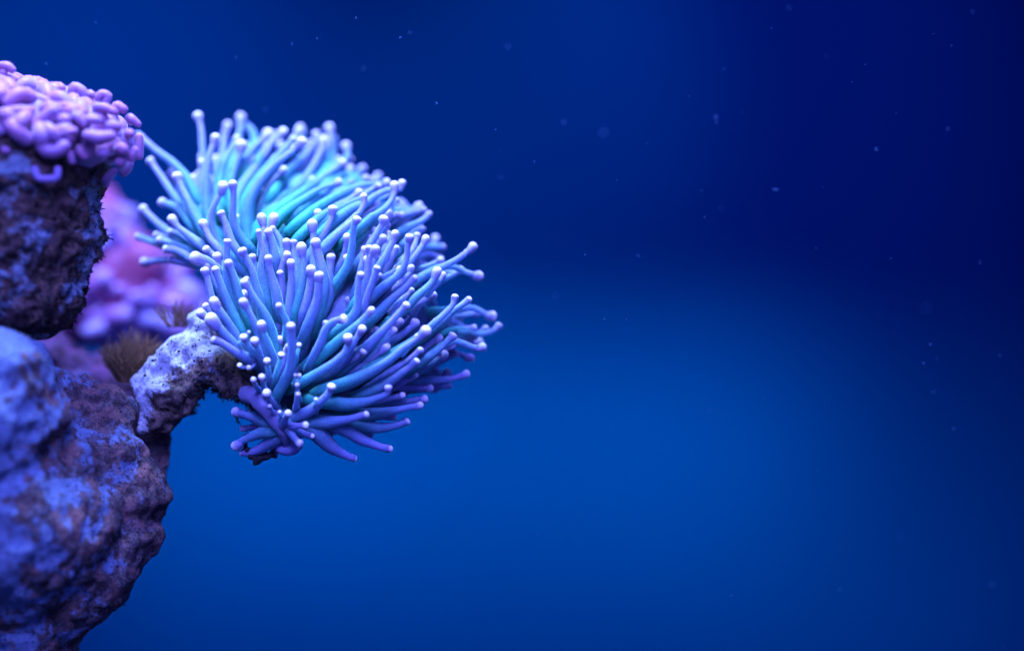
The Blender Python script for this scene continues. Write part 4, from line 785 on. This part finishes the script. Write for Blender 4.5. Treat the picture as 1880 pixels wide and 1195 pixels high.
f = link('fuzz', fuzz(surf_pts(bo, lambda p, q: q.x > .35 and q.z < .2, 160, 8), .007, 9, .0008), M_DARK, live)
f['kind'] = 'stuff'

# ------------------------------------------------------------------ the torch coral
torch = empty('torch_coral', P(470, 735, 20), 'large torch coral of pale blue tentacles with white knobbed tips on the rock branch', 'coral')
link('oral_disc', blob_mesh('oral_disc', balls(DISC_UP), .009, rough(21, .012, 9, .006, 24)), M_DISC_TEAL, torch)
link('oral_disc', blob_mesh('oral_disc', balls(DISC_LOW), .009, rough(22, .012, 9, .006, 24)), M_DISC, torch)
link('flesh_column', tube_mesh('flesh_column', catmull([P(455, 722, -20), P(478, 738, -50), P(503, 770, -62), P(522, 800, -50), P(530, 815, -25)], 16),
     [.017 - .010 * (i / 16) for i in range(17)], 14, wob=.35), M_FLAP, torch)
sk = balls([(468, 850, -12, 6), (478, 842, -12, 7), (488, 838, -12, 7), (498, 833, -12, 5), (473, 846, -12, 8), (460, 838, -10, 6), (455, 826, -10, 5), (466, 832, -5, 8), (480, 830, 0, 10), (437, 773, 0, 3), (434, 766, 0, 3), (441, 778, 0, 3), (446, 786, 2, 3), (452, 800, 2, 5), (450, 812, 2, 6), (452, 826, 0, 6), (524, 822, -5, 6), (506, 838, -8, 4)])
link('skeleton', blob_mesh('skeleton', sk, .0025, rough(31, .003, 40, .002, 90)), M_SKEL, torch)

def tentacle(rn, rb, rt, pts, i):
    p = [Vector(v) for v in pts]
    end = (p[-1] - p[-2]).normalized()
    p.append(p[-1] + end * .030 + Vector((0, .022, 0)))       # the root sinks into the disc
    L = sum((p[k + 1] - p[k]).length for k in range(len(p) - 1))
    n = max(10, min(30, int(L / .011)))
    c = catmull(p, n)
    s = [0.0]
    for k in range(n): s.append(s[-1] + (c[k + 1] - c[k]).length)
    L = s[-1]
    rad, at = [], []
    for k in range(n + 1):
        t = s[k] / L
        e = min(1, max(0, (t - .06) / .62))
        e = e * e * (3 - 2 * e)
        r = rn + (rb - rn) * e
        if rt:                                    # the stem flares into the knob
            f = max(0, 1 - s[k] / (rt * 2.4))
            r = r + max(0, rt * .86 - r) * f * f
        r *= 1 + .07 * noise.noise(c[k] * 22 + Vector((i * 3.1, 0, 0)))
        rad.append(r)
        at.append(max(0, 1 - s[k] / max(.20, L)) if L < .16 else 1 - t)
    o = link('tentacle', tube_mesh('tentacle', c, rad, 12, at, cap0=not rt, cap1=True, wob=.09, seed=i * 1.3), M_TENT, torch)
    if rt:
        rt *= 1 + .34 * noise.noise(Vector((i * 1.7, .3, .9)))
        tall = 1 + .45 * noise.noise(Vector((.7, i * 2.3, .4)))
        ax = (c[0] - c[2]).normalized()
        up = (ax + Vector((0, 0, .22))).normalized()
        cc = c[0]
        x = up.orthogonal().normalized(); y = up.cross(x)
        vs, fs, kv = [], [], []
        prof = [(-1.45, .62), (-1.15, .74), (-.80, .84), (-.45, .93), (-.10, .99), (.18, .99), (.45, .90), (.66, .73), (.81, .52), (.89, .28)]
        seg = 14
        for h, r in prof:
            for k in range(seg):
                a = 2 * math.pi * k / seg
                q = cc + up * (h * rt * tall) + (x * math.cos(a) + y * math.sin(a)) * (r * rt)
                q += (q - cc) * (.09 * noise.noise(q * 70 + Vector((i, 0, 0))))
                vs.append(q)
                kv.append((h + 1.2) / 2.1)
        for a in range(len(prof) - 1):
            for k in range(seg):
                k2 = (k + 1) % seg
                fs.append((a * seg + k, a * seg + k2, (a + 1) * seg + k2, (a + 1) * seg + k))
        vs.append(cc + up * rt * .92 * tall); kv.append(1.1)
        for k in range(seg):
            fs.append(((len(prof) - 1) * seg + k, (len(prof) - 1) * seg + (k + 1) % seg, len(vs) - 1))
        tip = link('tentacle_tip', mesh('tentacle_tip', vs, fs, True, kv), M_TIP)
        tip.parent = o
    return o
for i, row in enumerate(TENT):
    tentacle(*row[:3], row[3], i)
rr = random.Random(23)
more, rest = len(TENT), []
for lap in range(3):                              # shorter tentacles growing behind the long ones
    for i, (rn, rb, rt, pts) in enumerate(TENT):
        p = [Vector(v) for v in pts]
        if len(p) < 6 or rr.random() > .72: continue
        c = catmull(p, 20)[rr.randint(5, 10):]
        off = Vector((rr.uniform(-.022, .022), rr.uniform(.020, .046), rr.uniform(-.020, .014)))
        bend = Vector((rr.uniform(-.014, .014), rr.uniform(0, .02), rr.uniform(-.006, .014)))
        q = [v + off + bend * (1 - k / (len(c) - 1)) ** 2 for k, v in enumerate(c)]
        o = tentacle(rn * .9, rb * 1.1, (rt or .008) * .86, q, 300 + more)
        more += 1
        if more > 300: rest += [o] + list(o.children)
# past three hundred, the smallest and deepest become one part
vs, fs, at, mi = [], [], [], []
for o in rest:
    b0 = len(vs)
    me = o.data
    vs += [tuple(v.co) for v in me.vertices]
    at += [d.value for d in me.attributes['along'].data]
    fs += [tuple(b0 + k for k in f.vertices) for f in me.polygons]
    mi += [1 if o.name.startswith('tentacle_tip') else 0] * len(me.polygons)
for o in reversed(rest):
    me = o.data
    bpy.data.objects.remove(o)
    bpy.data.meshes.remove(me)
me = mesh('inner_tentacles', vs, fs, True, at)
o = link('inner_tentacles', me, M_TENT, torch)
me.materials.append(M_TIP)
me.polygons.foreach_set('material_index', mi)
o['kind'] = 'stuff'

# ------------------------------------------------------------------ drifting specks
q = random.Random(17)
vs, fs = [], []
for x, y, d, r in SPECKS:
    p = P(x, y, d)
    e = [Vector((q.uniform(.6, 1.3), q.uniform(.6, 1.3), q.uniform(.5, 1.2))) for _ in range(1)][0]
    if q.random() < .35: e = Vector((2.6, .45, .45))      # short fibres among the flakes
    rot = Quaternion((q.random() - .5, q.random() - .5, q.random() - .5, q.random() + .1)).normalized()
    b = len(vs)
    t = (1 + 5 ** .5) / 2
    ico = [(-1, t, 0), (1, t, 0), (-1, -t, 0), (1, -t, 0), (0, -1, t), (0, 1, t), (0, -1, -t), (0, 1, -t), (t, 0, -1), (t, 0, 1), (-t, 0, -1), (-t, 0, 1)]
    for v in ico:
        u = Vector(v).normalized()
        u = Vector((u.x * e.x, u.y * e.y, u.z * e.z)) * (r * .75 * K * q.uniform(.8, 1.2))
        u.rotate(rot)
        vs.append(p + u)
    for f in [(0, 11, 5), (0, 5, 1), (0, 1, 7), (0, 7, 10), (0, 10, 11), (1, 5, 9), (5, 11, 4), (11, 10, 2), (10, 7, 6), (7, 1, 8), (3, 9, 4), (3, 4, 2), (3, 2, 6), (3, 6, 8), (3, 8, 9), (4, 9, 5), (2, 4, 11), (6, 2, 10), (8, 6, 7), (9, 8, 1)]:
        fs.append(tuple(b + k for k in f))
tag(link('drifting_particles', mesh('drifting_particles', vs, fs), M_SPECK), 'tiny pale specks of debris drifting in the open blue water', 'debris', kind='stuff')
